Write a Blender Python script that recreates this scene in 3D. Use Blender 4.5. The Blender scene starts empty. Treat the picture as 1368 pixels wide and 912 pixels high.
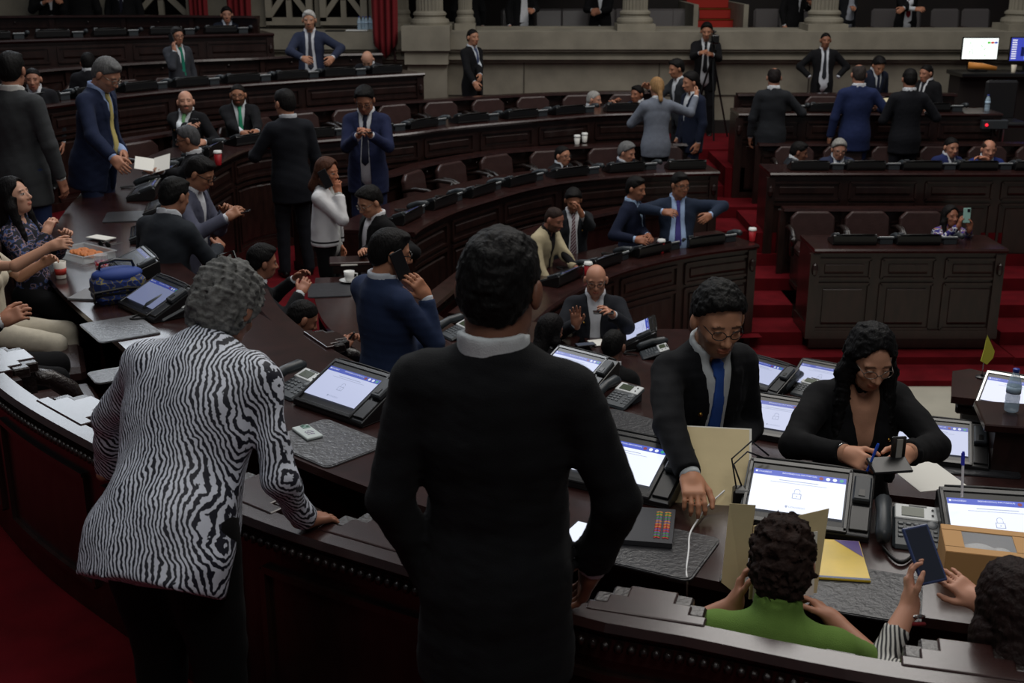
import bpy, math, random
import numpy as np
from mathutils import Vector, Matrix
random.seed(4)
R = math.radians
SC = bpy.context.scene
COL = SC.collection
# ------------------------------------------------------------------ camera
CZ, FPX, TH = 2.4, 1600.0, R(17.7)
CT, ST = math.cos(TH), math.sin(TH)
def W(px, py, z):
    u, v = px-684, py-456
    t = (CZ-z)/(FPX*ST+v*CT)
    return (u*t, (FPX*CT-v*ST)*t, z)
def PXY(p):
    dx, dy, dz = p[0], p[1], p[2]-CZ
    d = dy*CT-dz*ST
    return (684+dx/d*FPX, 456+(-dz*CT-dy*ST)/d*FPX, d)
cam = bpy.data.cameras.new('camera'); co = bpy.data.objects.new('camera', cam); COL.objects.link(co)
co.location = (0, 0, CZ); co.rotation_euler = (math.pi/2-TH, 0, 0)
cam.sensor_width = 36; cam.lens = FPX/1368*36; cam.clip_start = .05; cam.clip_end = 200
cam.dof.use_dof = True; cam.dof.focus_distance = 4.9; cam.dof.aperture_fstop = 5.6
SC.camera = co
# ------------------------------------------------------------------ materials
MATS = {}
def srgb(c):
    return tuple((x/12.92 if x <= .04045 else ((x+.055)/1.055)**2.4) for x in [v/255 for v in c])+(1,)
def mat(name, rgb, rough=.6, metal=0, spec=.5, bump=0, bscale=200, coat=0, emit=None, es=1, trans=0, alpha=1, var=0, vscale=8, stretch=None, sheen=0):
    if name in MATS: return MATS[name]
    m = bpy.data.materials.new(name); m.use_nodes = True
    nt = m.node_tree; b = nt.nodes['Principled BSDF']
    c = srgb(rgb)
    b.inputs['Base Color'].default_value = c
    b.inputs['Roughness'].default_value = rough; b.inputs['Metallic'].default_value = metal
    b.inputs['Specular IOR Level'].default_value = spec
    b.inputs['Coat Weight'].default_value = coat
    b.inputs['Coat Roughness'].default_value = .15
    if sheen: b.inputs['Sheen Weight'].default_value = sheen
    if trans: b.inputs['Transmission Weight'].default_value = trans
    if alpha < 1: b.inputs['Alpha'].default_value = alpha
    if emit:
        b.inputs['Emission Color'].default_value = srgb(emit); b.inputs['Emission Strength'].default_value = es
    if var or bump:
        tc = nt.nodes.new('ShaderNodeTexCoord'); mp = nt.nodes.new('ShaderNodeMapping')
        nt.links.new(tc.outputs['Object'], mp.inputs[0])
        if stretch: mp.inputs['Scale'].default_value = stretch
    if var:
        n = nt.nodes.new('ShaderNodeTexNoise'); n.inputs['Scale'].default_value = vscale; n.inputs['Detail'].default_value = 5
        nt.links.new(mp.outputs[0], n.inputs[0])
        r = nt.nodes.new('ShaderNodeValToRGB')
        r.color_ramp.elements[0].position = .3; r.color_ramp.elements[1].position = .7
        r.color_ramp.elements[0].color = tuple(max(0, x*(1-var)) for x in c[:3])+(1,)
        r.color_ramp.elements[1].color = tuple(min(1, x*(1+var)) for x in c[:3])+(1,)
        nt.links.new(n.outputs[0], r.inputs[0]); nt.links.new(r.outputs[0], b.inputs['Base Color'])
    if bump:
        n2 = nt.nodes.new('ShaderNodeTexNoise'); n2.inputs['Scale'].default_value = bscale; n2.inputs['Detail'].default_value = 3
        nt.links.new(mp.outputs[0], n2.inputs[0])
        bp = nt.nodes.new('ShaderNodeBump'); bp.inputs['Strength'].default_value = bump; bp.inputs['Distance'].default_value = .01
        nt.links.new(n2.outputs[0], bp.inputs['Height']); nt.links.new(bp.outputs[0], b.inputs['Normal'])
    MATS[name] = m
    return m
WOOD = mat('dark_wood', (42, 22, 19), .42, coat=.3, var=.45, vscale=6, stretch=(1, 1, 4), bump=.05, bscale=60)
WOODP = mat('wood_panel', (38, 22, 19), .34, coat=.2, var=.4, vscale=5, stretch=(3, 3, 1), bump=.05, bscale=40)
WTOP = mat('polished_top', (44, 24, 22), .24, coat=.25, var=.3, vscale=9, bump=.02, bscale=20)
WTRIM = mat('wood_trim', (60, 44, 40), .25, coat=.6)
CARV = mat('carved_wood', (28, 18, 15), .34, coat=.3, bump=.5, bscale=90)
CARPET = mat('red_carpet', (92, 13, 21), .95, spec=.1, bump=.6, bscale=300, var=.22, vscale=5)
STONE = mat('stone', (134, 128, 114), .8, bump=.15, bscale=30, var=.2, vscale=2.5)
STONED = mat('stone_dark', (60, 54, 48), .9)
MARBLE = mat('marble', (176, 172, 158), .35, var=.15, vscale=2)
LEATHER = mat('brown_leather', (58, 40, 38), .33, bump=.2, bscale=60, var=.15)
BLKLEATHER = mat('black_leather', (28, 28, 30), .4, bump=.3, bscale=80)
PAD = mat('desk_pad_leather', (84, 84, 86), .32, bump=.5, bscale=45, var=.2, vscale=20)
PADD = mat('dark_pad_leather', (44, 44, 47), .36, bump=.4, bscale=60)
PLAST = mat('black_plastic', (20, 20, 21), .3, spec=.6)
PLASTG = mat('grey_plastic', (52, 56, 60), .4)
PHONEP = mat('phone_plastic', (48, 53, 57), .42)
SILV = mat('silver_plastic', (205, 208, 208), .3)
CHROME = mat('chrome', (190, 190, 190), .2, metal=1)
WHITE = mat('white_plastic', (225, 225, 222), .4)
PAPER = mat('paper', (225, 223, 215), .8)
MANILA = mat('manila', (214, 196, 152), .75, var=.06, vscale=6, bump=.1, bscale=20)
BRASS = mat('brass', (170, 130, 60), .3, metal=1)
SHOE = mat('shoe_leather', (14, 13, 13), .3)
GLASS = mat('clear_plastic', (235, 240, 245), .08, trans=.95, spec=.5)
LENS = mat('lens', (200, 205, 210), .05, alpha=.25)
FRAME = mat('glasses_frame', (12, 12, 12), .3)
REDV = mat('red_velvet', (112, 14, 22), .9, bump=.2, bscale=20)
CABLE = mat('cable_black', (10, 10, 10), .4)
WCABLE = mat('cable_white', (230, 230, 230), .4)
DARKWALL = mat('dark_wood_wall', (26, 18, 16), .7, var=.3, vscale=3)
# ------------------------------------------------------------------ objects
def tag(o, label=None, cat=None, group=None, kind=None):
    if label: o['label'] = label
    if cat: o['category'] = cat
    if group: o['group'] = group
    if kind: o['kind'] = kind
    return o
def empty(name, loc=(0, 0, 0), rz=0, label=None, cat=None, group=None):
    o = bpy.data.objects.new(name, None); COL.objects.link(o); o.location = loc; o.rotation_euler = (0, 0, rz); o.empty_display_size = .1
    return tag(o, label, cat, group)
def obj(name, v, f, mats, parent=None, smooth=False, mi=None, attr=None):
    me = bpy.data.meshes.new(name)
    if isinstance(v, np.ndarray):
        f = np.asarray(f)
        me.vertices.add(len(v)); me.vertices.foreach_set('co', v.astype(np.float32).ravel())
        n = len(f); me.loops.add(n*4); me.loops.foreach_set('vertex_index', f.astype(np.int32).ravel())
        me.polygons.add(n); me.polygons.foreach_set('loop_start', np.arange(0, n*4, 4, dtype=np.int32))
        me.update(calc_edges=True); me.validate()
    else:
        me.from_pydata([tuple(x) for x in v], [], [tuple(x) for x in f]); me.update()
    if not isinstance(mats, (list, tuple)): mats = [mats]
    for m in mats: me.materials.append(m)
    if mi is not None: me.polygons.foreach_set('material_index', np.asarray(mi, dtype=np.int32))
    if smooth: me.polygons.foreach_set('use_smooth', np.ones(len(me.polygons), dtype=bool))
    if attr is not None:
        a = me.color_attributes.new('tint', 'FLOAT_COLOR', 'POINT')
        a.data.foreach_set('color', np.concatenate([attr, np.ones((len(attr), 1))], 1).astype(np.float32).ravel())
    o = bpy.data.objects.new(name, me); COL.objects.link(o)
    if parent is not None: o.parent = parent
    return o
def copy_tree(o, parent=None):
    c = o.copy(); COL.objects.link(c)
    if parent is not None: c.parent = parent
    for ch in list(o.children): copy_tree(ch, c)
    return c
class MB:
    """collects boxes, tubes, lathes... for ONE mesh"""
    def __init__(s): s.v = []; s.f = []; s.m = []
    def add(s, v, f, m=0):
        b = len(s.v); s.v += [tuple(x) for x in v]; s.f += [tuple(b+i for i in q) for q in f]; s.m += [m]*len(f); return s
    def box(s, c, d, rot=None, m=0, bev=0):
        x, y, z = [q/2 for q in d]; M = rot or Matrix.Identity(3)
        if bev:
            e = min(bev, x*.9, y*.9, z*.9); vs = []
            # chamfered box: 8 corners x 3 verts
            idx = {}
            for sx in (-1, 1):
                for sy in (-1, 1):
                    for sz in (-1, 1):
                        for a in range(3):
                            p = [sx*(x-e), sy*(y-e), sz*(z-e)]; p[a] += (sx, sy, sz)[a]*e
                            idx[(sx, sy, sz, a)] = len(vs); vs.append(p)
            fs = []
            for a in range(3):
                b_, c_ = [(1, 2), (2, 0), (0, 1)][a]
                for sg in (-1, 1):
                    q = []
                    for (sb, sc) in ((-1, -1), (1, -1), (1, 1), (-1, 1)):
                        k = [0, 0, 0]; k[a] = sg; k[b_] = sb; k[c_] = sc; q.append(idx[(*k, a)])
                    fs.append(q if sg > 0 else q[::-1])
            for a in range(3):
                b_, c_ = [(1, 2), (2, 0), (0, 1)][a]
                for sb in (-1, 1):
                    for sc in (-1, 1):
                        q = []
                        for sa, w in ((-1, b_), (1, b_), (1, c_), (-1, c_)):
                            k = [0, 0, 0]; k[a] = sa; k[b_] = sb; k[c_] = sc; q.append(idx[(*k, w)])
                        fs.append(q if sb*sc < 0 else q[::-1])
            for sx in (-1, 1):
                for sy in (-1, 1):
                    for sz in (-1, 1):
                        q = [idx[(sx, sy, sz, a)] for a in range(3)]
                        fs.append(q if sx*sy*sz > 0 else q[::-1])
            vs = [tuple(M@Vector(p)+Vector(c)) for p in vs]
            return s.add(vs, fs, m)
        vs = [tuple(M@Vector((sx*x, sy*y, sz*z))+Vector(c)) for sz in (-1, 1) for sx, sy in ((-1, -1), (1, -1), (1, 1), (-1, 1))]
        return s.add(vs, [(3, 2, 1, 0), (4, 5, 6, 7), (0, 1, 5, 4), (1, 2, 6, 5), (2, 3, 7, 6), (3, 0, 4, 7)], m)
    def tube(s, pts, r, n=8, m=0, cap=True):
        pts = [Vector(p) for p in pts]; rr = r if isinstance(r, (list, tuple)) else [r]*len(pts)
        rings = []; up = None
        for i, p in enumerate(pts):
            d = (pts[min(i+1, len(pts)-1)]-pts[max(i-1, 0)]).normalized()
            if up is None:
                up = Vector((0, 0, 1)) if abs(d.z) < .9 else Vector((1, 0, 0))
            a = d.cross(up)
            if a.length < 1e-4: a = d.cross(Vector((0, 1, 0)))
            a.normalize(); b = a.cross(d).normalized(); up = b
            rings.append([p+(a*math.cos(2*math.pi*k/n)+b*math.sin(2*math.pi*k/n))*rr[i] for k in range(n)])
        v = [q for rg in rings for q in rg]; f = []
        for i in range(len(pts)-1):
            for k in range(n):
                f.append((i*n+k, i*n+(k+1) % n, (i+1)*n+(k+1) % n, (i+1)*n+k))
        if cap: f.append(tuple(range(n))[::-1]); f.append(tuple(range((len(pts)-1)*n, len(pts)*n)))
        return s.add(v, f, m)
    def lathe(s, prof, n=16, c=(0, 0, 0), m=0, sx=1, sy=1):
        v = [(c[0]+r*sx*math.cos(2*math.pi*k/n), c[1]+r*sy*math.sin(2*math.pi*k/n), c[2]+z) for r, z in prof for k in range(n)]
        f = [(i*n+k, i*n+(k+1) % n, (i+1)*n+(k+1) % n, (i+1)*n+k) for i in range(len(prof)-1) for k in range(n)]
        f.append(tuple(range(n))[::-1]); f.append(tuple(range((len(prof)-1)*n, len(prof)*n)))
        return s.add(v, f, m)
    def ball(s, c, r, n=8, m=0):
        rx, ry, rz = r if isinstance(r, (tuple, list)) else (r, r, r); pr = []
        v = [(c[0], c[1], c[2]-rz)]
        for i in range(1, n//2):
            a = -math.pi/2+math.pi*i/(n//2)
            for k in range(n):
                b = 2*math.pi*k/n; v.append((c[0]+rx*math.cos(a)*math.cos(b), c[1]+ry*math.cos(a)*math.sin(b), c[2]+rz*math.sin(a)))
        v.append((c[0], c[1], c[2]+rz)); f = []
        K = n//2-1
        for k in range(n): f.append((0, 1+(k+1) % n, 1+k)); f.append((len(v)-1, 1+(K-1)*n+k, 1+(K-1)*n+(k+1) % n))
        for i in range(K-1):
            for k in range(n): f.append((1+i*n+k, 1+i*n+(k+1) % n, 1+(i+1)*n+(k+1) % n, 1+(i+1)*n+k))
        return s.add(v, f, m)
    def prism(s, outline, z0, z1, M=None, m=0):
        n = len(outline); v = [(x, y, z0) for x, y in outline]+[(x, y, z1) for x, y in outline]
        if M is not None: v = [tuple(M@Vector(p)) for p in v]
        f = [tuple(range(n))[::-1], tuple(range(n, 2*n))]+[(i, (i+1) % n, n+(i+1) % n, n+i) for i in range(n)]
        return s.add(v, f, m)
    def xf(s, M):
        s.v = [tuple(M@Vector(p)) for p in s.v]; return s
    def build(s, name, mats, parent=None, smooth=False):
        return obj(name, s.v, s.f, mats, parent, smooth, mi=s.m)
# polyline tools
def catmull(P, n=8):
    P = [np.array(p[:2], float) for p in P]; Q = []
    for i in range(len(P)-1):
        a, b, c, d = P[max(i-1, 0)], P[i], P[i+1], P[min(i+2, len(P)-1)]
        for k in range(n):
            t = k/n; Q.append(.5*((2*b)+(c-a)*t+(2*a-5*b+4*c-d)*t*t+(3*b-a-3*c+d)*t**3))
    Q.append(P[-1]); return np.array(Q)
def resample(Q, step=None, n=None):
    d = np.r_[0, np.cumsum(np.linalg.norm(np.diff(Q, axis=0), axis=1))]
    n = n or max(2, int(round(d[-1]/step))+1)
    s = np.linspace(0, d[-1], n); return np.stack([np.interp(s, d, Q[:, k]) for k in (0, 1)], 1)
def length(Q): return np.linalg.norm(np.diff(Q, axis=0), axis=1).sum()
def at_s(Q, s):
    d = np.r_[0, np.cumsum(np.linalg.norm(np.diff(Q, axis=0), axis=1))]
    p = np.array([np.interp(s, d, Q[:, k]) for k in (0, 1)])
    q = np.array([np.interp(min(s+.05, d[-1]), d, Q[:, k]) for k in (0, 1)])-np.array([np.interp(max(s-.05, 0), d, Q[:, k]) for k in (0, 1)])
    q /= np.linalg.norm(q); return p, q
def sub(Q, s0, s1, step=.12):
    n = max(2, int((s1-s0)/step)+1); return np.array([at_s(Q, s)[0] for s in np.linspace(s0, s1, n)])
def offs(Q, o):
    """offset along the left normal of travel direction"""
    T = np.gradient(Q, axis=0); T /= np.linalg.norm(T, axis=1)[:, None]
    return Q+np.stack([-T[:, 1], T[:, 0]], 1)*o
def sweep(mb, Q, prof, m=0, side=1):
    """prof: closed loop of (offset outward, z). side=+1 if outward is the left normal"""
    T = np.gradient(Q, axis=0); T /= np.linalg.norm(T, axis=1)[:, None]; N = np.stack([-T[:, 1], T[:, 0]], 1)*side
    n = len(prof); v = []
    for p, nn in zip(Q, N):
        for o, z in prof: v.append((p[0]+nn[0]*o, p[1]+nn[1]*o, z))
    f = []
    for i in range(len(Q)-1):
        for k in range(n):
            f.append((i*n+k, (i+1)*n+k, (i+1)*n+(k+1) % n, i*n+(k+1) % n))
    f.append(tuple(range(n))); f.append(tuple(range((len(Q)-1)*n, len(Q)*n))[::-1])
    if side < 0: f = [q[::-1] for q in f]
    mb.add(v, f, m)
def rect(o0, o1, z0, z1): return [(o0, z0), (o0, z1), (o1, z1), (o1, z0)]
# ------------------------------------------------------------------ implicit surfaces
def grid(lo, hi, h):
    lo = np.array(lo, float); n = np.maximum(4, np.ceil((np.array(hi)-lo)/h).astype(int)+1)
    ax = [lo[i]+h*np.arange(n[i]) for i in range(3)]
    X, Y, Z = np.meshgrid(*ax, indexing='ij')
    return np.stack([X, Y, Z], -1).reshape(-1, 3).astype(np.float32), tuple(n), lo, h
def snets(F, n, lo, h):
    F = F.reshape(n).astype(np.float32); S = F < 0
    c = {}
    sl = [slice(0, -1), slice(1, None)]
    cnt = np.zeros([k-1 for k in n], np.float32); pos = np.zeros([k-1 for k in n]+[3], np.float32)
    E = []
    for a in range(3):
        b, d = [(1, 2), (0, 2), (0, 1)][a]
        for ib in (0, 1):
            for id_ in (0, 1):
                o0 = [0, 0, 0]; o0[b] = ib; o0[d] = id_; o1 = list(o0); o1[a] = 1; E.append((a, o0, o1))
    for a, o0, o1 in E:
        f0 = F[tuple(sl[k] for k in o0)]; f1 = F[tuple(sl[k] for k in o1)]
        m = (f0 < 0) != (f1 < 0)
        with np.errstate(divide='ignore', invalid='ignore'): t = np.where(m, f0/(f0-f1), 0)
        for k in range(3): pos[..., k] += m*(o0[k]+(t if k == a else 0))
        cnt += m
    mask = cnt > 0; ids = -np.ones(mask.shape, int); ids[mask] = np.arange(mask.sum())
    I = np.argwhere(mask); V = lo+h*(I+pos[mask]/cnt[mask][:, None])
    Q = []
    for a in range(3):
        b, d = [(1, 2), (2, 0), (0, 1)][a]
        A = [slice(0, -1)]*3; B = [slice(0, -1)]*3
        A = [slice(None)]*3; B = [slice(None)]*3; A[a] = slice(0, -1); B[a] = slice(1, None)
        ch = S[tuple(A)] != S[tuple(B)]; P = np.argwhere(ch)
        P = P[(P[:, b] > 0) & (P[:, d] > 0) & (P[:, b] < n[b]-1) & (P[:, d] < n[d]-1)]
        if not len(P): continue
        ins = S[tuple(P.T)]
        def cell(db, dd):
            q = P.copy(); q[:, b] -= db; q[:, d] -= dd; return ids[tuple(q.T)]
        q = np.stack([cell(1, 1), cell(0, 1), cell(0, 0), cell(1, 0)], 1)
        q[~ins] = q[~ins][:, ::-1]; Q.append(q)
    Q = np.concatenate(Q) if Q else np.zeros((0, 4), int)
    return V, Q[(Q >= 0).all(1)]
def smin(a, b, k):
    h = np.clip(.5+.5*(b-a)/k, 0, 1); return b*(1-h)+a*h-k*h*(1-h)
def smax(a, b, k): return -smin(-a, -b, k)
def cap(p, a, b, ra, rb):
    a = np.asarray(a, p.dtype); b = np.asarray(b, p.dtype); d = b-a; q = p-a
    t = np.clip((q@d)/max(float(d@d), 1e-9), 0, 1); q -= t[:, None]*d
    return np.sqrt(np.einsum('ij,ij->i', q, q))-(float(ra)+float(rb-ra)*t)
def ell(p, c, r):
    r = np.asarray(r, p.dtype); q = (p-np.asarray(c, p.dtype))/r; k0 = np.sqrt(np.einsum('ij,ij->i', q, q)); q /= r
    return k0*(k0-1)/np.maximum(np.sqrt(np.einsum('ij,ij->i', q, q)), 1e-9)
def xfm(p, o, M, s):
    return (p.astype(np.float32)-np.asarray(o, np.float32))@np.asarray(M/s, np.float32)
def rbox(p, c, d, r):
    q = np.abs(p-np.array(c, float))-np.array(d, float)+r
    return np.linalg.norm(np.maximum(q, 0), axis=1)+np.minimum(q.max(1), 0)-r
def ecyl(p, c, rx, ry, z0, z1):
    a = (np.sqrt(((p[:, 0]-c[0])/rx)**2+((p[:, 1]-c[1])/ry)**2)-1)*min(rx, ry)
    return np.maximum(a, np.maximum(z0-p[:, 2], p[:, 2]-z1))
def rotm(pitch=0, side=0, yaw=0):
    # pitch: forward lean (+), side: lean to the person's right (+), yaw: to the person's left (+)
    return np.array((Matrix.Rotation(R(yaw), 3, 'Z')@Matrix.Rotation(R(-pitch), 3, 'X')@Matrix.Rotation(R(side), 3, 'Y')))
def nrm(v):
    v = np.array(v, float); return v/max(np.linalg.norm(v), 1e-9)
def wob(p, a, s, seed=0, m=5):
    r = np.random.RandomState(seed); o = np.zeros(len(p), p.dtype)
    for i in range(m):
        k = (r.normal(size=3)*s*(1+.5*(i if m == 5 else i*.12))).astype(p.dtype); o += np.sin(p@k+r.rand()*6.28)/(1+.4*(i if m == 5 else 0))
    return a*o/(2.2 if m == 5 else m**.5*.8)
# ------------------------------------------------------------------ skin and cloth
def skin_mat():
    m = bpy.data.materials.new('skin'); m.use_nodes = True; nt = m.node_tree; b = nt.nodes['Principled BSDF']
    a = nt.nodes.new('ShaderNodeAttribute'); a.attribute_name = 'tint'
    nt.links.new(a.outputs['Color'], b.inputs['Base Color']); b.inputs['Roughness'].default_value = .5
    b.inputs['Specular IOR Level'].default_value = .35
    return m
SKIN = skin_mat()
def cloth(rgb, rough=.85, bump=.25):
    return mat('cloth_%d_%d_%d' % tuple(rgb), rgb, rough, spec=.15, bump=bump, bscale=350, var=.06, vscale=30, sheen=.02)
def hairm(rgb, curly=False):
    if curly: return mat('curly_%d_%d_%d' % tuple(rgb), rgb, .75, spec=.12, bump=.6, bscale=85, var=.45, vscale=45)
    m = mat('hair_%d_%d_%d' % tuple(rgb), rgb, .6, spec=.14, bump=.6, bscale=110, stretch=(1, 1, .25), var=.3, vscale=60)
    return m
def zebra(name='zebra_cloth', scale=17, dist=7, a=(205, 210, 222), b_=(22, 24, 38), rot=(.2, .5, .15), det=2, warp=0):
    m = bpy.data.materials.new(name); m.use_nodes = True; nt = m.node_tree; b = nt.nodes['Principled BSDF']
    tc = nt.nodes.new('ShaderNodeTexCoord'); mp = nt.nodes.new('ShaderNodeMapping'); mp.inputs['Rotation'].default_value = rot
    w = nt.nodes.new('ShaderNodeTexWave'); w.inputs['Scale'].default_value = scale; w.inputs['Distortion'].default_value = dist
    w.inputs['Detail'].default_value = det; w.inputs['Detail Scale'].default_value = 1.1; w.inputs['Detail Roughness'].default_value = .6
    r = nt.nodes.new('ShaderNodeValToRGB'); r.color_ramp.elements[0].position = .43; r.color_ramp.elements[1].position = .54
    r.color_ramp.elements[0].color = srgb(b_); r.color_ramp.elements[1].color = srgb(a)
    nt.links.new(tc.outputs['Object'], mp.inputs[0]); src = mp.outputs[0]
    if warp:
        n = nt.nodes.new('ShaderNodeTexNoise'); n.inputs['Scale'].default_value = 7; n.inputs['Detail'].default_value = 1
        sb = nt.nodes.new('ShaderNodeVectorMath'); sb.operation = 'MULTIPLY_ADD'; sb.inputs[1].default_value = (warp,)*3
        nt.links.new(src, n.inputs[0]); nt.links.new(n.outputs['Color'], sb.inputs[0]); nt.links.new(src, sb.inputs[2]); src = sb.outputs[0]
    nt.links.new(src, w.inputs[0]); nt.links.new(w.outputs['Fac'], r.inputs[0])
    nt.links.new(r.outputs[0], b.inputs['Base Color']); b.inputs['Roughness'].default_value = .6
    return m
def trimmed(name, rgb, z0, z1):
    m = bpy.data.materials.new(name); m.use_nodes = True; nt = m.node_tree; b = nt.nodes['Principled BSDF']; b.inputs['Roughness'].default_value = .8
    tc = nt.nodes.new('ShaderNodeTexCoord'); sp = nt.nodes.new('ShaderNodeSeparateXYZ'); r = nt.nodes.new('ShaderNodeValToRGB'); r.color_ramp.interpolation = 'CONSTANT'
    r.color_ramp.elements[0].color = srgb(rgb); r.color_ramp.elements[1].position = z0; r.color_ramp.elements[1].color = srgb((20, 20, 24))
    e = r.color_ramp.elements.new(z1); e.color = srgb(rgb)
    nt.links.new(tc.outputs['Object'], sp.inputs[0]); nt.links.new(sp.outputs['Z'], r.inputs[0]); nt.links.new(r.outputs[0], b.inputs['Base Color']); return m
def patches(name, cols, scale):
    m = bpy.data.materials.new(name); m.use_nodes = True; nt = m.node_tree; b = nt.nodes['Principled BSDF']
    tc = nt.nodes.new('ShaderNodeTexCoord'); n = nt.nodes.new('ShaderNodeTexNoise'); n.inputs['Scale'].default_value = scale
    n.inputs['Detail'].default_value = 1
    r = nt.nodes.new('ShaderNodeValToRGB'); r.color_ramp.interpolation = 'CONSTANT'
    while len(r.color_ramp.elements) < len(cols): r.color_ramp.elements.new(.5)
    for i, c in enumerate(cols):
        r.color_ramp.elements[i].position = 0 if i == 0 else .36+.3*i/len(cols); r.color_ramp.elements[i].color = srgb(c)
    nt.links.new(tc.outputs['Object'], n.inputs[0]); nt.links.new(n.outputs[0], r.inputs[0]); nt.links.new(r.outputs[0], b.inputs['Base Color'])
    b.inputs['Roughness'].default_value = .8
    return m
# ------------------------------------------------------------------ hand
def hand_field(p, o, d, n, side, s, curl, spread=0, tcurl=.5):
    """o wrist, d finger direction, n palm normal, side=+1 right hand"""
    d = nrm(d); n = nrm(n-np.dot(n, d)*d); t = np.cross(d, n)*side      # t: towards the thumb
    B = np.stack([t, d, n], 1); q = xfm(p, o, B, s)
    f = rbox(q, (0, .045, 0), (.038, .047, .014), .013)
    f = smin(f, cap(q, (0, -.03, 0), (0, .02, 0), .026, .026), .02)
    f = smin(f, ell(q, (.025, .03, .008), (.018, .03, .014)), .012)
    for i, (x, L, rr) in enumerate([(.030, .072, .0088), (.0105, .080, .009), (-.010, .074, .0086), (-.029, .058, .0078)]):
        a = np.array([x, .085-abs(x-.008)*.25, 0.]); ang = curl*(1+.08*i)*.5; sp = (x*spread*6)
        for L_, r0, r1 in ((L*.45, rr, rr*.95), (L*.3, rr*.95, rr*.9), (L*.25, rr*.9, rr*.78)):
            dv = np.array([sp, math.cos(ang), math.sin(ang)]); dv /= np.linalg.norm(dv)
            b = a+dv*L_; f = smin(f, cap(q, a, b, r0, r1), .004); a = b; ang += curl
    a = np.array([.03, .015, .004]); ang = .75-.3*tcurl; up = .3+.5*tcurl
    for L_, r0, r1 in ((.042, .0135, .011), (.032, .011, .010), (.026, .010, .008)):
        dv = nrm((math.sin(ang), math.cos(ang), math.sin(up)*.6)); b = a+dv*L_
        f = smin(f, cap(q, a, b, r0, r1), .006); a = b; ang -= .45*tcurl+.1; up += .25*tcurl
    return f*s
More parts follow.
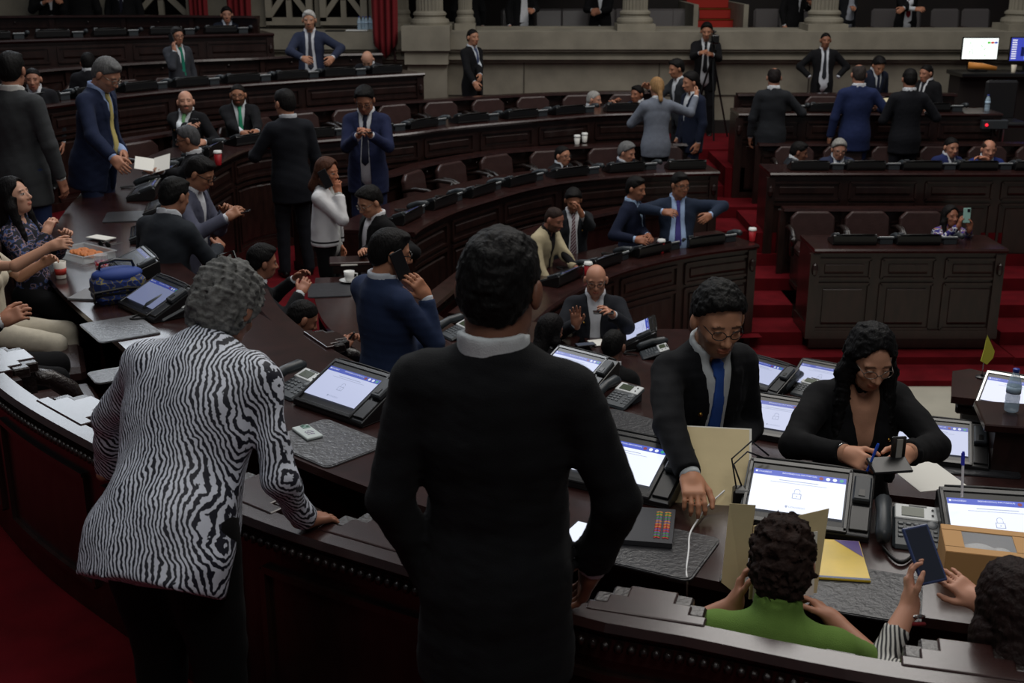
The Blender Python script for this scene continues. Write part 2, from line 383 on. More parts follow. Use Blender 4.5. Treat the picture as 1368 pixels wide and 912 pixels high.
# ------------------------------------------------------------------ person
NP_ = [0]
def person(px, py, fl, H, face, label, hy=0, hp=5, hr=0, lean=0, side=0, tw=0, sit=False, L=None, Rr=None,
           jac=(22, 22, 25), shirt=(205, 208, 212), tie=None, pants=None, opened=0, hair='short', hc=(18, 16, 16), skin=(176, 124, 98),
           beard=0, gl=None, fem=False, fat=0, vx=None, curlL=.55, curlR=.55, hemz=-.24, group=None, hand='LR', pin=False,
           jm=None, sm=None, elL=None, elR=None, hd=None, vlow=.10, width=1.0, sleeve=1, legs=True, dist=None, palmL=None, palmR=None, fdL=None, fdR=None, cat='person', spread=.3, neckless=False, hair_len=.2, loose=False, hsc=1.0, lw=1.0):
    NP_[0] += 1; seed = NP_[0]
    fixd = dist is not None and fl is not None
    u, v = px-684, py-456; HR = rotm(hp, hr, hy); U = rotm(lean, side, tw); wd = (.90 if fem else 1.0)*width
    hzo = None
    for it in range(4):
        s = H/1.75; hz = (.53 if hzo is None else hzo) if sit else .94*s
        hip = np.array([0, 0, hz])
        if lean and not sit: hip[1] -= math.sin(R(lean))*.12
        def u2l(v): return hip+U@(np.array(v, float)*s)
        neck = u2l((0, -.015, .50))
        hc0 = neck+HR@(np.array([0, .015, .02])*s)+(U@np.array([0, .012, .06 if not (sit and dist and dist > 11) else .022])+HR@np.array([0, .012, .075]))*s
        if not fixd or it == 3: break
        zt = CZ-(FPX*ST+v*CT)*dist/FPX-fl
        if sit: hzo = max(.22, hz+zt-hc0[2])
        else: H = min(1.98, max(1.42, H*zt/hc0[2]))
    rz = R(face-90); c_, s_ = math.cos(rz), math.sin(rz)
    if dist is not None:
        t = dist/FPX
        w = np.array([u*t, (FPX*CT-v*ST)*t, CZ-(FPX*ST+v*CT)*t]); fl = w[2]-hc0[2]
    else:
        w = np.array(W(px, py, fl+hc0[2]))
    loc = (w[0]-(c_*hc0[0]-s_*hc0[1]), w[1]-(s_*hc0[0]+c_*hc0[1]), fl)
    depth = PXY(w)[2]; hpx = .25*s*FPX/depth
    near = hpx > 70; mid = hpx > 34
    def w2l(P): a, b = P[0]-loc[0], P[1]-loc[1]; return np.array([c_*a+s_*b, -s_*a+c_*b, P[2]-loc[2]])
    def tg(T):
        if T is None or not isinstance(T[0], str): return T
        if T[0] == 'w': return w2l(T[1:])
        if T[0] == 'p': return w2l(W(*T[1:]))
        if T[0] == 'h': return hc0+HR@(np.array(T[1:], float)*s)
        d_ = (depth+T[3])/FPX; a, b = T[1]-684, T[2]-456
        return w2l((a*d_, (FPX*CT-b*ST)*d_, CZ-(FPX*ST+b*CT)*d_))
    L = tg(L); Rr = tg(Rr)
    def wdir(d): return None if d is None else (d[1:] if not isinstance(d[0], str) else (0, 0, 0)) if False else d
    print('PERSON %-3d px %4d,%4d depth %.2f headpx %.0f H %.2f fl %.2f xy %.2f %.2f  %s' % (seed, px, py, depth, hpx, H, fl, loc[0], loc[1], label[:40]))
    root = empty('person', loc, rz, label, cat, group)
    hv = .0048 if near else (.0065 if mid else .009)
    cv = .010 if near else (.013 if mid else .018)
    # arms
    A = {}
    for k, tgt, sg in (('R', Rr, 1), ('L', L, -1)):
        sh = u2l((sg*.168*wd, -.015, .428)); L1, L2 = .29*s, .255*s
        if tgt is None: T = u2l((sg*(.235*wd+.04*fat), .04, -.10))
        elif len(tgt) == 4: T = sh+np.array(tgt[:3])*s      # relative to shoulder
        else: T = np.array(tgt, float)
        v = T-sh; dd = np.linalg.norm(v)
        if dd > L1+L2-.006: T = sh+v/dd*(L1+L2-.006); v = T-sh; dd = np.linalg.norm(v)
        if dd < .09: v = v/max(dd, 1e-6)*.09; T = sh+v; dd = .09
        a = (L1*L1-L2*L2+dd*dd)/(2*dd); hh = math.sqrt(max(L1*L1-a*a, 0)); e0 = v/dd
        hint = nrm({'R': elR, 'L': elL}[k] if {'R': elR, 'L': elL}[k] is not None else (sg*.55, -.5, -.65))
        hp_ = hint-np.dot(hint, e0)*e0; el = sh+e0*a+nrm(hp_)*hh
        fd = nrm(T-el); f0 = {'R': fdR, 'L': fdL}[k]
        if f0 is not None: fd = nrm(f0)
        pn = {'R': palmR, 'L': palmL}[k]
        if pn is None: pn = (-sg*.8, .1, -.5) if tgt is not None else (-sg, 0, 0)
        A[k] = (sh, el, T, fd, np.array(pn, float), sg)
    # ---------------- body: one skin mesh
    sk = np.array(srgb(skin)[:3]); hcol = np.array(srgb(hc)[:3])
    VV, FF, CC = [], [], []
    def push(V, F, C):
        b = sum(len(x) for x in VV); VV.append(V); FF.append(F+b); CC.append(C)
    def headq(p): return xfm(np.atleast_2d(p), hc0, HR, s*hsc) if np.ndim(p) == 2 else ((p-hc0)@HR/(s*hsc))
    lo = hc0-.17*s; hi = hc0+.17*s; lo = np.minimum(lo, neck-.09); hi = np.maximum(hi, neck+.09)
    p, n, l, h = grid(lo, hi, hv); q = headq(p)
    fw = .97 if fem else 1.0+.05*fat
    f = ell(q, (0, -.012, .028), (.077, .097, .089))
    f = smin(f, ell(q, (0, .022, -.036), (.060*fw, .070, .080)), .03)
    f = smin(f, ell(q, (0, .040, -.090), (.036*fw+.006*fat, .038, .030)), .03)
    if fat: f = smin(f, ell(q, (0, .0, -.07), (.068, .06, .05)), .03)
    f = smin(f, cap(q, (-.042, .072, .026), (.042, .072, .026), .010, .010), .014)
    for sx in (-1, 1):
        f = smax(f, -ell(q, (sx*.032, .097, .006), (.018, .014, .011)), .010)
        f = smin(f, ell(q, (sx*.040, .062, -.025), (.020, .018, .018)), .015)
        if near or mid: f = smin(f, ell(q, (sx*.032, .078, .005), (.0135, .0125, .009)), .003)
        f = smin(f, ell(q, (sx*.085, -.012, -.006), (.013, .020, .033)), .008)
    f = smin(f, cap(q, (0, .088, .008), (0, .108, -.030), .007, .0115), .008)
    f = smin(f, cap(q, (-.012, .096, -.034), (.012, .096, -.034), .009, .009), .006)
    f = smin(f, ell(q, (0, .086, -.061), (.024, .014, .0065)), .005)
    f = smin(f, ell(q, (0, .085, -.073), (.020, .013, .0065)), .004)
    nk = headq(neck)
    f = smin(f, cap(q, (0, -.02, -.05), nk*np.array([1, 1, .93]), .050 if fem else .057+.005*fat, .052 if fem else .058+.005*fat), .02)
    V, F = snets(f*s*hsc, n, l, h); q = headq(V); C = np.tile(sk, (len(V), 1))
    x, y, z = q.T; ax = np.abs(x)
    fr = y > .05
    def paint(m, col, a): C[m] = C[m]*(1-a)+np.array(col)*a
    paint(fr & (ax < .024) & (z < -.055) & (z > -.080) & (y > .082), sk*np.array([.80, .45, .45]), .75)
    paint(fr & (ax > .012) & (ax < .052) & (np.abs(z-(.0235+.004*np.cos((ax-.03)*60))) < .0048), hcol if hair != 'bald' else (.02, .015, .012), .8)
    ey = fr & (((ax-.032)/.0145)**2+((z-.004)/.0065)**2 < 1)
    if near or mid:
        paint(ey, (.62, .58, .55) if hp < 12 else sk*.75, .85)
        paint(fr & (((ax-.032)/.0062)**2+((z-.003)/.0065)**2 < 1) & (hp < 12 or False), (.012, .008, .006), .95)
        paint(fr & (((ax-.032)/.0165)**2+((z-.0085)/.003)**2 < 1), (.02, .014, .012), .8)
    else: paint(ey, (.03, .02, .018), .8)
    if beard:
        bm = (z < -.035-.4*np.maximum(0, y-.09)) & (y > -.01) & (z > -.13) & ~((ax < .022) & (z > -.078) & (z < -.056)) & ~((z > -.05) & (ax < .012))
        bm &= (z < -.045) | (ax > .045) | (np.abs(z+.047) < .008)
        paint(bm, hcol*.9, .75*beard)
    paint(fr & (ax < .026) & (np.abs(z+.0475) < .006) & (y > .08), hcol, .9 if beard == 2 or beard >= .8 else 0)
    paint((z > .0) & (y > -.2) & False, sk, 1)
    push(V, F, C)
    hw = {}
    for k in 'LR':
        sh, el, T, fd, pn, sg = A[k]; hw[k] = (T, fd, pn)
        if k not in hand: continue
        hs = s*(.92 if fem else 1.03); cen = T+fd*.08*s
        fo = (T-el)/np.linalg.norm(T-el)
        lo = np.minimum(np.minimum(cen, cen)-.13*s, T-fo*.12-.045); hi = np.maximum(cen+.13*s, T-fo*.12+.045)
        v_ = .005 if near else (.0062 if mid else .0085)
        if not sleeve: lo = np.minimum(lo, el-.06); hi = np.maximum(hi, el+.06); v_ = max(v_, .0065)
        p, n, l, h = grid(lo, hi, v_)
        cu = curlR if k == 'R' else curlL
        f = hand_field(p, T, fd, pn, sg, hs, cu, spread)
        f = smin(f, cap(p, T-fo*(.10 if sleeve else .23), T, .036*s if sleeve else .040*s, .027*s), .015)
        V, F = snets(f, n, l, h); C = np.tile(sk*np.array([1.0, .95, .92]), (len(V), 1)); push(V, F, C)
    # hidden torso, arm and leg core, coarse
    AP = np.array([a for k in 'LR' for a in (A[k][1], A[k][2])]); p, n, l, h = grid(np.minimum(np.minimum(hip-.3*s, neck-.26*s), AP.min(0)-.06), np.maximum(np.maximum(hip+.3*s, neck+.12*s), AP.max(0)+.06), .032)
    qq = xfm(p, hip, U, s)
    f = smin(ell(qq, (0, 0, .30), (.13*wd, .08, .2)), ell(qq, (0, 0, .02), (.13, .085, .18)), .05)
    f = smin(f, cap(p, neck-U@np.array([0, 0, .1]), neck, .05, .05), .03)
    for k in 'LR': f = np.minimum(f, np.minimum(cap(p, A[k][0], A[k][1], .040, .033), cap(p, A[k][1], A[k][1]*.4+A[k][2]*.6, .033, .028)))
    V, F = snets(f, n, l, h); push(V, F, np.tile(sk, (len(V), 1)))
    body = obj('body', np.concatenate(VV), np.concatenate(FF), SKIN, root, True, attr=np.concatenate(CC))
    # ---------------- torso field shared by clothes
    bw = 1+.10*fat
    def torso(p, o=0.0, skirt=None):
        q = xfm(p, hip, U, s)
        f = ell(q, (0, 0, .31), (.160*wd, .108*bw, .20))
        f = smin(f, cap(q, (-.135*wd, -.015, .432), (.135*wd, -.015, .432), .055, .055), .05)
        f = smin(f, ell(q, (0, .01+.035*fat, .08), ((.128 if fem else .145)*bw, .105+.04*fat, .18)), .07)
        f = smin(f, ell(q, (0, -.01, -.06), (.155*bw if not fem else .165*bw, .115*bw, .13)), .06)
        if fem: f = smin(f, ell(q, (-.065, .085, .30), (.06, .05, .06)), .03); f = smin(f, ell(q, (.065, .085, .30), (.06, .05, .06)), .03)
        f = smin(f, cap(q, (0, -.015, .44), (0, -.012, .50), .075, .058), .05)
        if skirt is not None:
            f = smin(f, ell(q, (0, -.005+.02*fat, skirt+.05), (.166*bw, .126*bw+.018*fat, .40)), .05)
        return f*s-o
    def sleeves(p, o, r0=.052, r1=.043, r2=.034, cuff=0.0, ks=('R', 'L')):
        f = None
        for k in ks:
            sh, el, T, fd, pn, sg = A[k]; e = T+(T-el)/np.linalg.norm(T-el)*cuff
            g = cap(p, sh, el, (r0+o)*s, (r1+o)*s); g2 = np.maximum(cap(p, el, e, (r1+o)*s, (r2+o)*s), ((p-e)@((T-el)/np.linalg.norm(T-el)))); g = smin(g, g2, .02)
            f = g if f is None else np.minimum(f, g)
        return f
    def bb(pad, low):
        P = [u2l((x, y, z)) for x in (-.2, .2) for y in (-.16-.05*fat, .16+.08*fat) for z in (low, .56)]+[a for k in 'LR' for a in (A[k][1], A[k][2])]
        P = np.array(P); return P.min(0)-pad, P.max(0)+pad
    shm = sm or cloth(shirt)
    # shirt
    lo, hi = bb(.075, -.2)
    p, n, l, h = grid(lo, hi, cv)
    f = torso(p, .002) if not (jac is None and loose) else torso(p, .030, skirt=hemz)
    q = xfm(p, hip, U, s)
    # collar band, standing round the neck
    if not neckless:
        rad = np.hypot(q[:, 0], (q[:, 1]+.005)*1.0)
        col = np.maximum(np.abs(rad-(.070 if not fem else .06)-.006*fat)-.009, np.maximum(.455-q[:, 2], q[:, 2]-(.566-.36*np.maximum(q[:, 1]+.03, 0))))*s
        f = smin(f, col, .006)
    cutn = cap(q, (0, .03, .53), (0, .09, .47), .036, .03)*s
    f = smax(f, -cutn, .01)
    if jac is None:
        if sleeve: f = smin(f, sleeves(p, .006, cuff=-.01 if sleeve == 1 else -.085), .025)
        else:
            for k in 'LR': f = smin(f, np.maximum(cap(p, A[k][0], A[k][1], .062*s, .058*s), ((p-(A[k][0]*.35+A[k][1]*.65))@nrm(A[k][1]-A[k][0]))), .02)
        f = f+wob(p, .0035, 22, seed)
        if sleeve == .5: pass
        q2 = q; f = np.maximum(f, (hemz-q2[:, 2])*s)
    else:
        f = np.minimum(f, sleeves(p, .001, cuff=.004)) if sleeve else f
    if loose: f = f+wob(p, .006, 13, seed)
    V, F = snets(f, n, l, h); obj('shirt' if not fem else 'blouse', V, F, shm, root, True)
    # jacket
    if jac is not None:
        lo, hi = bb(.1, hemz-.02)
        p, n, l, h = grid(lo, hi, cv)
        q = xfm(p, hip, U, s)
        f = torso(p, .018*s, skirt=hemz)
        f = smin(f, sleeves(p, .012, cuff=-.018), .03)
        f = f+wob(p, .0035 if not near else .0042, 16, seed)+wob(p*np.array([1, 1, 2.2]), .0018, 34, seed+50)
        f = np.maximum(f, (hemz-q[:, 2])*s)
        zz = q[:, 2]; v0 = .062 if vx is None else vx
        wv = np.clip((zz-vlow)/(.47-vlow), 0, 1)*v0
        if opened: wv = np.maximum(wv, .02+opened*(.5+.5*np.clip((.3-zz)/.4, 0, 1)))
        else: wv = np.maximum(wv, np.clip((-.02-zz)/.2, 0, 1)*.05)
        wv = np.where((zz < vlow) & (not opened) & (zz > -.02), -1, wv)
        ctr = 0.0
        dx = np.abs(q[:, 0]-ctr)-wv
        # lapels: raised band beside the opening
        lap = (dx > 0) & (dx < .052*np.clip((zz-.12)/.22, 0, 1)) & (q[:, 1] > 0) & (zz < .46)
        f = np.where(lap, f-.0065*s, f)
        wedge = np.maximum(np.maximum(dx, .01-q[:, 1]), -zz+hemz-.1)*s
        # neck hole
        ring = cap(q, (0, -.008, .47), (0, .02, .62), .064, .085)*s
        f = smax(f, -wedge, .004); f = smax(f, -ring, .006)
        rad = np.hypot(q[:, 0], q[:, 1]+.008)
        colr = np.maximum(np.abs(rad-.078-.25*np.maximum(0, .50-zz))-.010, np.maximum(.40-zz, zz-(.512-.5*np.maximum(q[:, 1]+.02, 0))))*s
        colr = np.maximum(colr, (q[:, 1]-.06)*s)
        f = np.minimum(f, np.maximum(colr, -wedge))
        V, F = snets(f, n, l, h); obj('jacket', V, F, jm or cloth(jac), root, True)
        if near and not fem or mid and not fem:
            pass
    # tie
    if tie is not None:
        lo = np.array([-.12, -.1, -.1]); P = np.array([u2l((x, y, z)) for x in (-.06, .06) for y in (.0, .26) for z in (.0, .52)])
        p, n, l, h = grid(P.min(0)-.02, P.max(0)+.02, min(cv, .009)); q = xfm(p, hip, U, s)
        zz = q[:, 2]; w_ = np.where(zz > .445, .021, .017+.022*np.clip((.445-zz)/.40, 0, 1)); w_ = np.minimum(w_, np.maximum(.001, (zz-.03)*1.0))
        tz = -.012 if not fat else -.015
        f = np.maximum(torso(p, .014), -torso(p, -.004)); f = np.maximum(f, (np.abs(q[:, 0])-w_)*s)
        f = np.maximum(f, np.maximum(.03-zz, zz-.475)*s); f = np.maximum(f, -q[:, 1]*s)
        kn = np.maximum(rbox(q, (0, .062, .478), (.020, .020, .022), .008), -1)*s
        f = np.minimum(f, kn)
        V, F = snets(f, n, l, h); 
        if len(F): obj('tie', V, F, tie if not isinstance(tie, tuple) else cloth(tie, .6), root, True)
    # trousers and shoes
    if legs:
        pc = pants or (jac if jac is not None else (20, 20, 22))
        J = {}
        for sg in (-1, 1):
            hj = u2l((sg*.085, -.01, -.03)) if sit else np.array([sg*.085*s, hip[1]-.005, hz-.03*s])
            if sit: kf = .26 if (dist and dist > 11) else .44; kn = np.array([sg*.13, kf*s+hip[1], .50 if kf > .3 else .42]); an = np.array([sg*.13, kf*s, .09])
            else: kn = np.array([sg*.10*s, .02*s+hip[1]*.5, .49*s]); an = np.array([sg*.115*s, -.03*s, .075])
            J[sg] = (hj, kn, an)
        P = np.array([a for k in J.values() for a in k]+[hip]); p, n, l, h = grid(P.min(0)-.15, P.max(0)+.17, .016 if (near or mid) else .022)
        f = ell(p, hip+np.array([0, -.01, -.03]), (.165*s*bw, .125*s*bw, .13*s))
        for sg in (-1, 1):
            hj, kn, an = J[sg]
            f = smin(f, cap(p, hj, kn, .092*s*bw*lw, .066*s*lw), .03); f = smin(f, cap(p, kn, an, .064*s*lw, .052*s*lw), .02)
        f = f+wob(p, .005, 14, seed+9)
        f = np.maximum(f, .05-p[:, 2])
        V, F = snets(f, n, l, h); obj('trousers', V, F, pc if not isinstance(pc, tuple) else cloth(pc), root, True)
        for sg in (-1, 1):
            an = J[sg][2]; p, n, l, h = grid(an+np.array([-.07, -.11, -.085]), an+np.array([.07, .24, .06]), .014)
            f = smin(ell(p, an+np.array([0, .09, -.045]), (.045, .13, .035)), cap(p, an+np.array([0, -.03, -.045]), an+np.array([0, .0, .02]), .035, .04), .03)
            f = np.maximum(f, .002-p[:, 2]); V, F = snets(f, n, l, h); obj('shoe', V, F, SHOE, root, True)
    # hair
    if hair != 'bald':
        lo = hc0-.16*s; hi = hc0+.16*s
        long_ = hair in ('long', 'bob', 'pony'); shag = hair == 'shag'
        if long_: lo = np.minimum(lo, neck-np.array([.18, .2, hair_len+.02])*s); hi = np.maximum(hi, neck+np.array([.18, .2, 0]))
        curly = hair == 'curly'
        if curly: lo = lo-.03; hi = hi+.03
        p, n, l, h = grid(lo, hi, hv*1.1 if not long_ else hv*1.5); q = headq(p); x, y, z = q.T
        t = dict(short=.012, crew=.005, curly=.026, long=.018, bob=.022, pony=.012, fringe=.008, full=.020, shag=.022, thin=.006, buzz=.003).get(hair, .012)
        f = ell(q, (0, -.014, .030+t*.25), (.077+t*.85, .098+t, .088+t*1.1))
        f = smin(f, ell(q, (0, -.045, -.02), (.066+t*.6, .062+t, .07)), .03)
        if hair in ('short', 'full'):
            f = smin(f, ell(q, (.010, .040, .102), (.052, .042, .020)), .02)
        if curly or shag: f = smin(f, ell(q, (0, -.045, -.05), (.082, .07, .075)), .03)
        cut = .72*(y-.076)-.69*(z-.077)
        if hair == 'full': cut = .72*(y-.066)-.69*(z-.084)
        if hair == 'crew' or hair == 'buzz' or hair == 'thin': cut = .72*(y-.070)-.69*(z-.074)
        cut = smin(cut, .9*(-z)-.02+.0*y+(.0), .02) if False else cut
        fcz = np.maximum(cut if not (curly or shag) else .85*(y-.075)-.5*(z-.07), -.13-z)
        # keep the ears free
        ear = ell(q, (.088, -.004, -.014), (.03, .028, .040)); ear = np.minimum(ear, ell(q, (-.088, -.004, -.014), (.03, .028, .040)))
        if long_:
            fcut = ell(q, (0, .112, -.010), (.066, .098, .124))
            f = smax(f, -fcut, .01)
            if hair == 'pony':
                f = smax(f, fcz, .01); f = smin(f, cap(q, (0, -.10, .0), (0, -.13, -.16), .035, .028), .02)
            else:
                f = smax(f, np.where(z > 0, cut, -1), .01)
                Ln = hair_len
                e0 = headq(u2l((0, -.105, .56-Ln)))
                bk = cap(q, (0, -.05, -.0), e0, .076, .065)
                f = smin(f, bk, .03)
                for sx in (-1, 1):
                    e1 = headq(u2l((sx*(.090 if Ln < .35 else .115), .03 if Ln < .2 else (.085 if Ln < .35 else .15), .58-Ln)))
                    e_ = (sx*.088, .0, -.07)
                    f = smin(f, cap(q, (sx*.068, -.005, .03), e_, .026, .032), .025); f = smin(f, cap(q, e_, e1, .032, .022), .03)
                f = smax(f, -fcut, .01)
        else:
            f = smax(f, fcz, .010)
            if not (curly or shag): f = smax(f, -ear, .006)
        if hair == 'fringe' or hair == 'thin':
            f = smax(f, -ell(q, (0, .02, .10), (.062, .085 if hair == 'thin' else .10, .06)), .01)
        am = {'curly': .0038, 'long': .003, 'bob': .003, 'shag': .005}.get(hair, .0022)
        f = f*s*hsc+(wob(q, am, 62, seed, 16) if (curly or shag) else wob(q, am, 60, seed))*s+ (wob(q, am*.8, 110, seed+3, 14)*s if near else 0)+(wob(q, am*.4, 190, seed+7, 12)*s if near else 0)
        V, F = snets(f, n, l, h)
        if len(F): obj('hair', V, F, hairm(hc, hair in ('curly', 'shag')), root, True)
    if beard > 1 and False: pass
    # glasses
    if gl:
        mb = MB()
        ctr = lambda sx, a: hc0+HR@(np.array([sx*.033+.025*math.cos(a), .108-.25*abs(sx*.033+.025*math.cos(a)), .002+.018*math.sin(a)])*s)
        r_ = .0018 if near else .0028
        for sx in (-1, 1):
            mb.tube([ctr(sx, 2*math.pi*k/12) for k in range(13)], r_*s, 5)
            a = hc0+HR@(np.array([sx*.058, .094, .006])*s); b = hc0+HR@(np.array([sx*.078, -.01, .006])*s); mb.tube([a, b], r_*s, 5)
        a = hc0+HR@(np.array([-.010, .106, .004])*s); b = hc0+HR@(np.array([.010, .106, .004])*s); mb.tube([a, b], r_*s, 5)
        g = mb.build('glasses', FRAME if gl == 1 else mat('wire_frame', (150, 140, 130), .3, metal=.8), root, True)
    if pin:
        mb = MB(); c = u2l((.085*-1 if pin == 1 else .085, .0, .33)); 
        yy = .11*bw+.02+.012
        c = u2l((-.09 if pin == 1 else .09, yy, .33)); mb.ball(tuple(c), .009*s, 8); mb.build('lapel_pin', BRASS, root, True)
    M = Matrix.Translation(loc)@Matrix.Rotation(rz, 4, 'Z')
    def wp(v): return M@Vector(v)
    res = dict(root=root, M=M, hc=wp(hc0), up=u2l, HR=HR, hands={})
    for k in 'LR':
        T, fd, pn = hw[k]; res['hands'][k] = (wp(T+fd*.085*s), M.to_3x3()@Vector(fd), M.to_3x3()@Vector(nrm(pn)), wp(T))
    return res
# ------------------------------------------------------------------ the chamber
C0 = np.array([2.95, 8.68])
Z3, Z2, Z1 = -.25, -.69, -1.38
Z4, Z5 = 0.0, .45           # platforms of the three tiers
D3, D2, D1 = .47, .03, -.415              # desk tops
def pol(a, r): return (C0[0]+r*math.cos(R(a)), C0[1]+r*math.sin(R(a)))
def wp_(pts, z): return [W(x, y, z)[:2] for x, y in pts]
# front (well side) edge of each desk ring, travelled from near right round the left to far right: outward is the LEFT normal? (checked below)
F3n = [pol(a, 4.9) for a in (-84, -95, -105, -115, -125, -135, -145, -152)]
F3 = F3n+wp_([(229, 350), (215, 300), (239, 247), (290, 214), (335, 196), (420, 187), (530, 178), (610, 168), (700, 160), (800, 152), (875, 150)], D3)
F2n = [pol(-88, 3.1), pol(-95, 3.05), pol(-110, 3.05), pol(-125, 3.07), pol(-140, 3.12), pol(-155, 3.35), pol(-168, 3.55), (-.72, 8.6), (-.80, 9.15)]
F2 = wp_([(546, 310), (560, 300), (600, 281), (650, 265), (700, 251), (760, 240), (860, 231), (960, 228)], D2)
F1f = wp_([(705, 428), (735, 403), (780, 378), (840, 355), (925, 336), (1010, 325)], D1)
F1n = [(2.55, 7.32), (2.3, 7.42), (1.95, 7.68), (1.55, 8.2), (1.38, 8.8), (1.36, 9.15)]
F4 = wp_([(-40, 152), (60, 140), (160, 127), (250, 118), (342, 111), (460, 103), (565, 97)], .91)
F5 = wp_([(-40, 55), (100, 51), (200, 48), (365, 44)], 1.35)
B3n = [(2.6, 2.3), (1.7, 2.36)]+[(x, y+.065) for x, y in [W(q_[0], q_[1], .766)[:2] for q_ in ((1220, 912), (912, 852), (801, 832), (538, 757), (330, 690), (140, 600), (0, 515))]]+[(-2.75, 5.6), (-3.25, 6.8), (-3.45, 8.0)]
B3f = wp_([(120, 192), (160, 186), (211, 178), (270, 168), (337, 153), (400, 146), (470, 140), (525, 135), (610, 130), (700, 125), (790, 122), (870, 121)], Z3+.83)
B2n = [pol(a, 4.76) for a in (-130, -136, -146, -156, -163)]
B2f = wp_([(392, 256), (463, 240), (515, 231), (559, 218), (624, 206), (679, 199), (760, 194), (860, 190), (930, 190)], Z2+.83)
B1n = [(2.5, 6.05), (2.1, 6.15), (1.3, 6.6), (.62, 7.3)]
B1f = wp_([(560, 408), (610, 368), (670, 323), (735, 298), (800, 282), (870, 270), (930, 262)], -.305)
B4 = wp_([(0, 97), (55, 92), (160, 84), (260, 79), (342, 76), (420, 72), (510, 70)], 1.02)
B5 = wp_([(-30, 21), (120, 20), (240, 20), (345, 21)], 1.59)
CUR = {k: resample(catmull(v), .08) for k, v in dict(F3=F3, F2=F2, F2n=F2n, F1f=F1f, F1n=F1n, F4=F4, F5=F5, B3n=B3n, B3f=B3f, B2n=B2n, B2f=B2f, B1n=B1n, B1f=B1f, B4=B4, B5=B5).items()}
SIDE = {k: 1 for k in CUR}
for k, Q in CUR.items():
    m = len(Q)//2; t = Q[m+1]-Q[m]; nn = np.array([-t[1], t[0]]); ref = C0 if k not in ('F4', 'F5', 'B4', 'B5') else np.array([0., 3.])
    SIDE[k] = 1 if nn@(Q[m]-ref) > 0 else -1
def desk(name, key, z, zb, label, s0=0, s1=None, depth=.74, group=None, cut=None, pan=.86):
    Q = CUR[key]; sd = SIDE[key]; Lq = length(Q); s1 = s1 or Lq; q = sub(Q, s0, s1, .1)
    root = empty(name, (0, 0, 0), 0, label, 'desk', group)
    mb = MB(); sweep(mb, q, [(-.05, z-.045), (-.065, z-.02), (-.05, z), (depth, z), (depth, z-.035), (.0, z-.045)], side=sd); mb.build('desktop', WTOP, root)
    mb = MB(); sweep(mb, q, [(0, zb), (0, z-.045), (.035, z-.045), (.035, zb)], side=sd)
    sweep(mb, q, [(-.022, z-.075), (-.022, z-.046), (0, z-.046), (0, z-.075)], side=sd); mb.build('front_panel', WOODP, root)
    mb = MB(); L_ = s1-s0; n = max(1, int(L_/pan)); w = L_/n
    for i in range(n):
        a, b = s0+i*w+.06, s0+(i+1)*w-.06
        hts = [(z-.32, z-.12)]+([(zb+.10, z-.38)] if z-.38-zb-.10 > .15 else [])
        for (z0, z1) in hts:
            q_ = sub(Q, a, b, .12)
            for zz in (z0, z1): sweep(mb, q_, rect(-.022, 0, zz-.014, zz+.014), side=sd)
            for e in (a, b): sweep(mb, sub(Q, e-.014, e+.014, .03), rect(-.022, 0, z0, z1), side=sd)
            sweep(mb, sub(Q, a+.07, b-.07, .12), [(-.010, z0+.06), (-.016, z0+.075), (-.016, z1-.06), (0, z1-.045), (0, z0+.045)], side=sd)
    sweep(mb, q, rect(-.03, 0, zb, zb+.09), side=sd); mb.build('panel_moulding', WTRIM if False else WOODP, root)
    for e in (s0+.02, s1-.06):
        mb = MB(); p, t = at_s(Q, e); nn = np.array([-t[1], t[0]])*sd
        a, b = p-nn*.02, p+nn*(depth-.02); M_ = Matrix(((t[0], nn[0], 0), (t[1], nn[1], 0), (0, 0, 1)))
        c = (a+b)/2; mb.box((c[0], c[1], (zb+z-.04)/2), (.045, depth-.03, z-.045-zb), M_)
        mb.box((c[0], c[1], zb+.08), (.075, depth+.0, .13), M_); mb.box((p[0], p[1], (zb+z)/2-.03), (.10, .07, z-.06-zb), M_)
        mb.ball((p[0]-nn[0]*.045, p[1]-nn[1]*.045, z-.22), (.035, .035, .07), 8); mb.build('end_panel', WOODP, root)
    return root
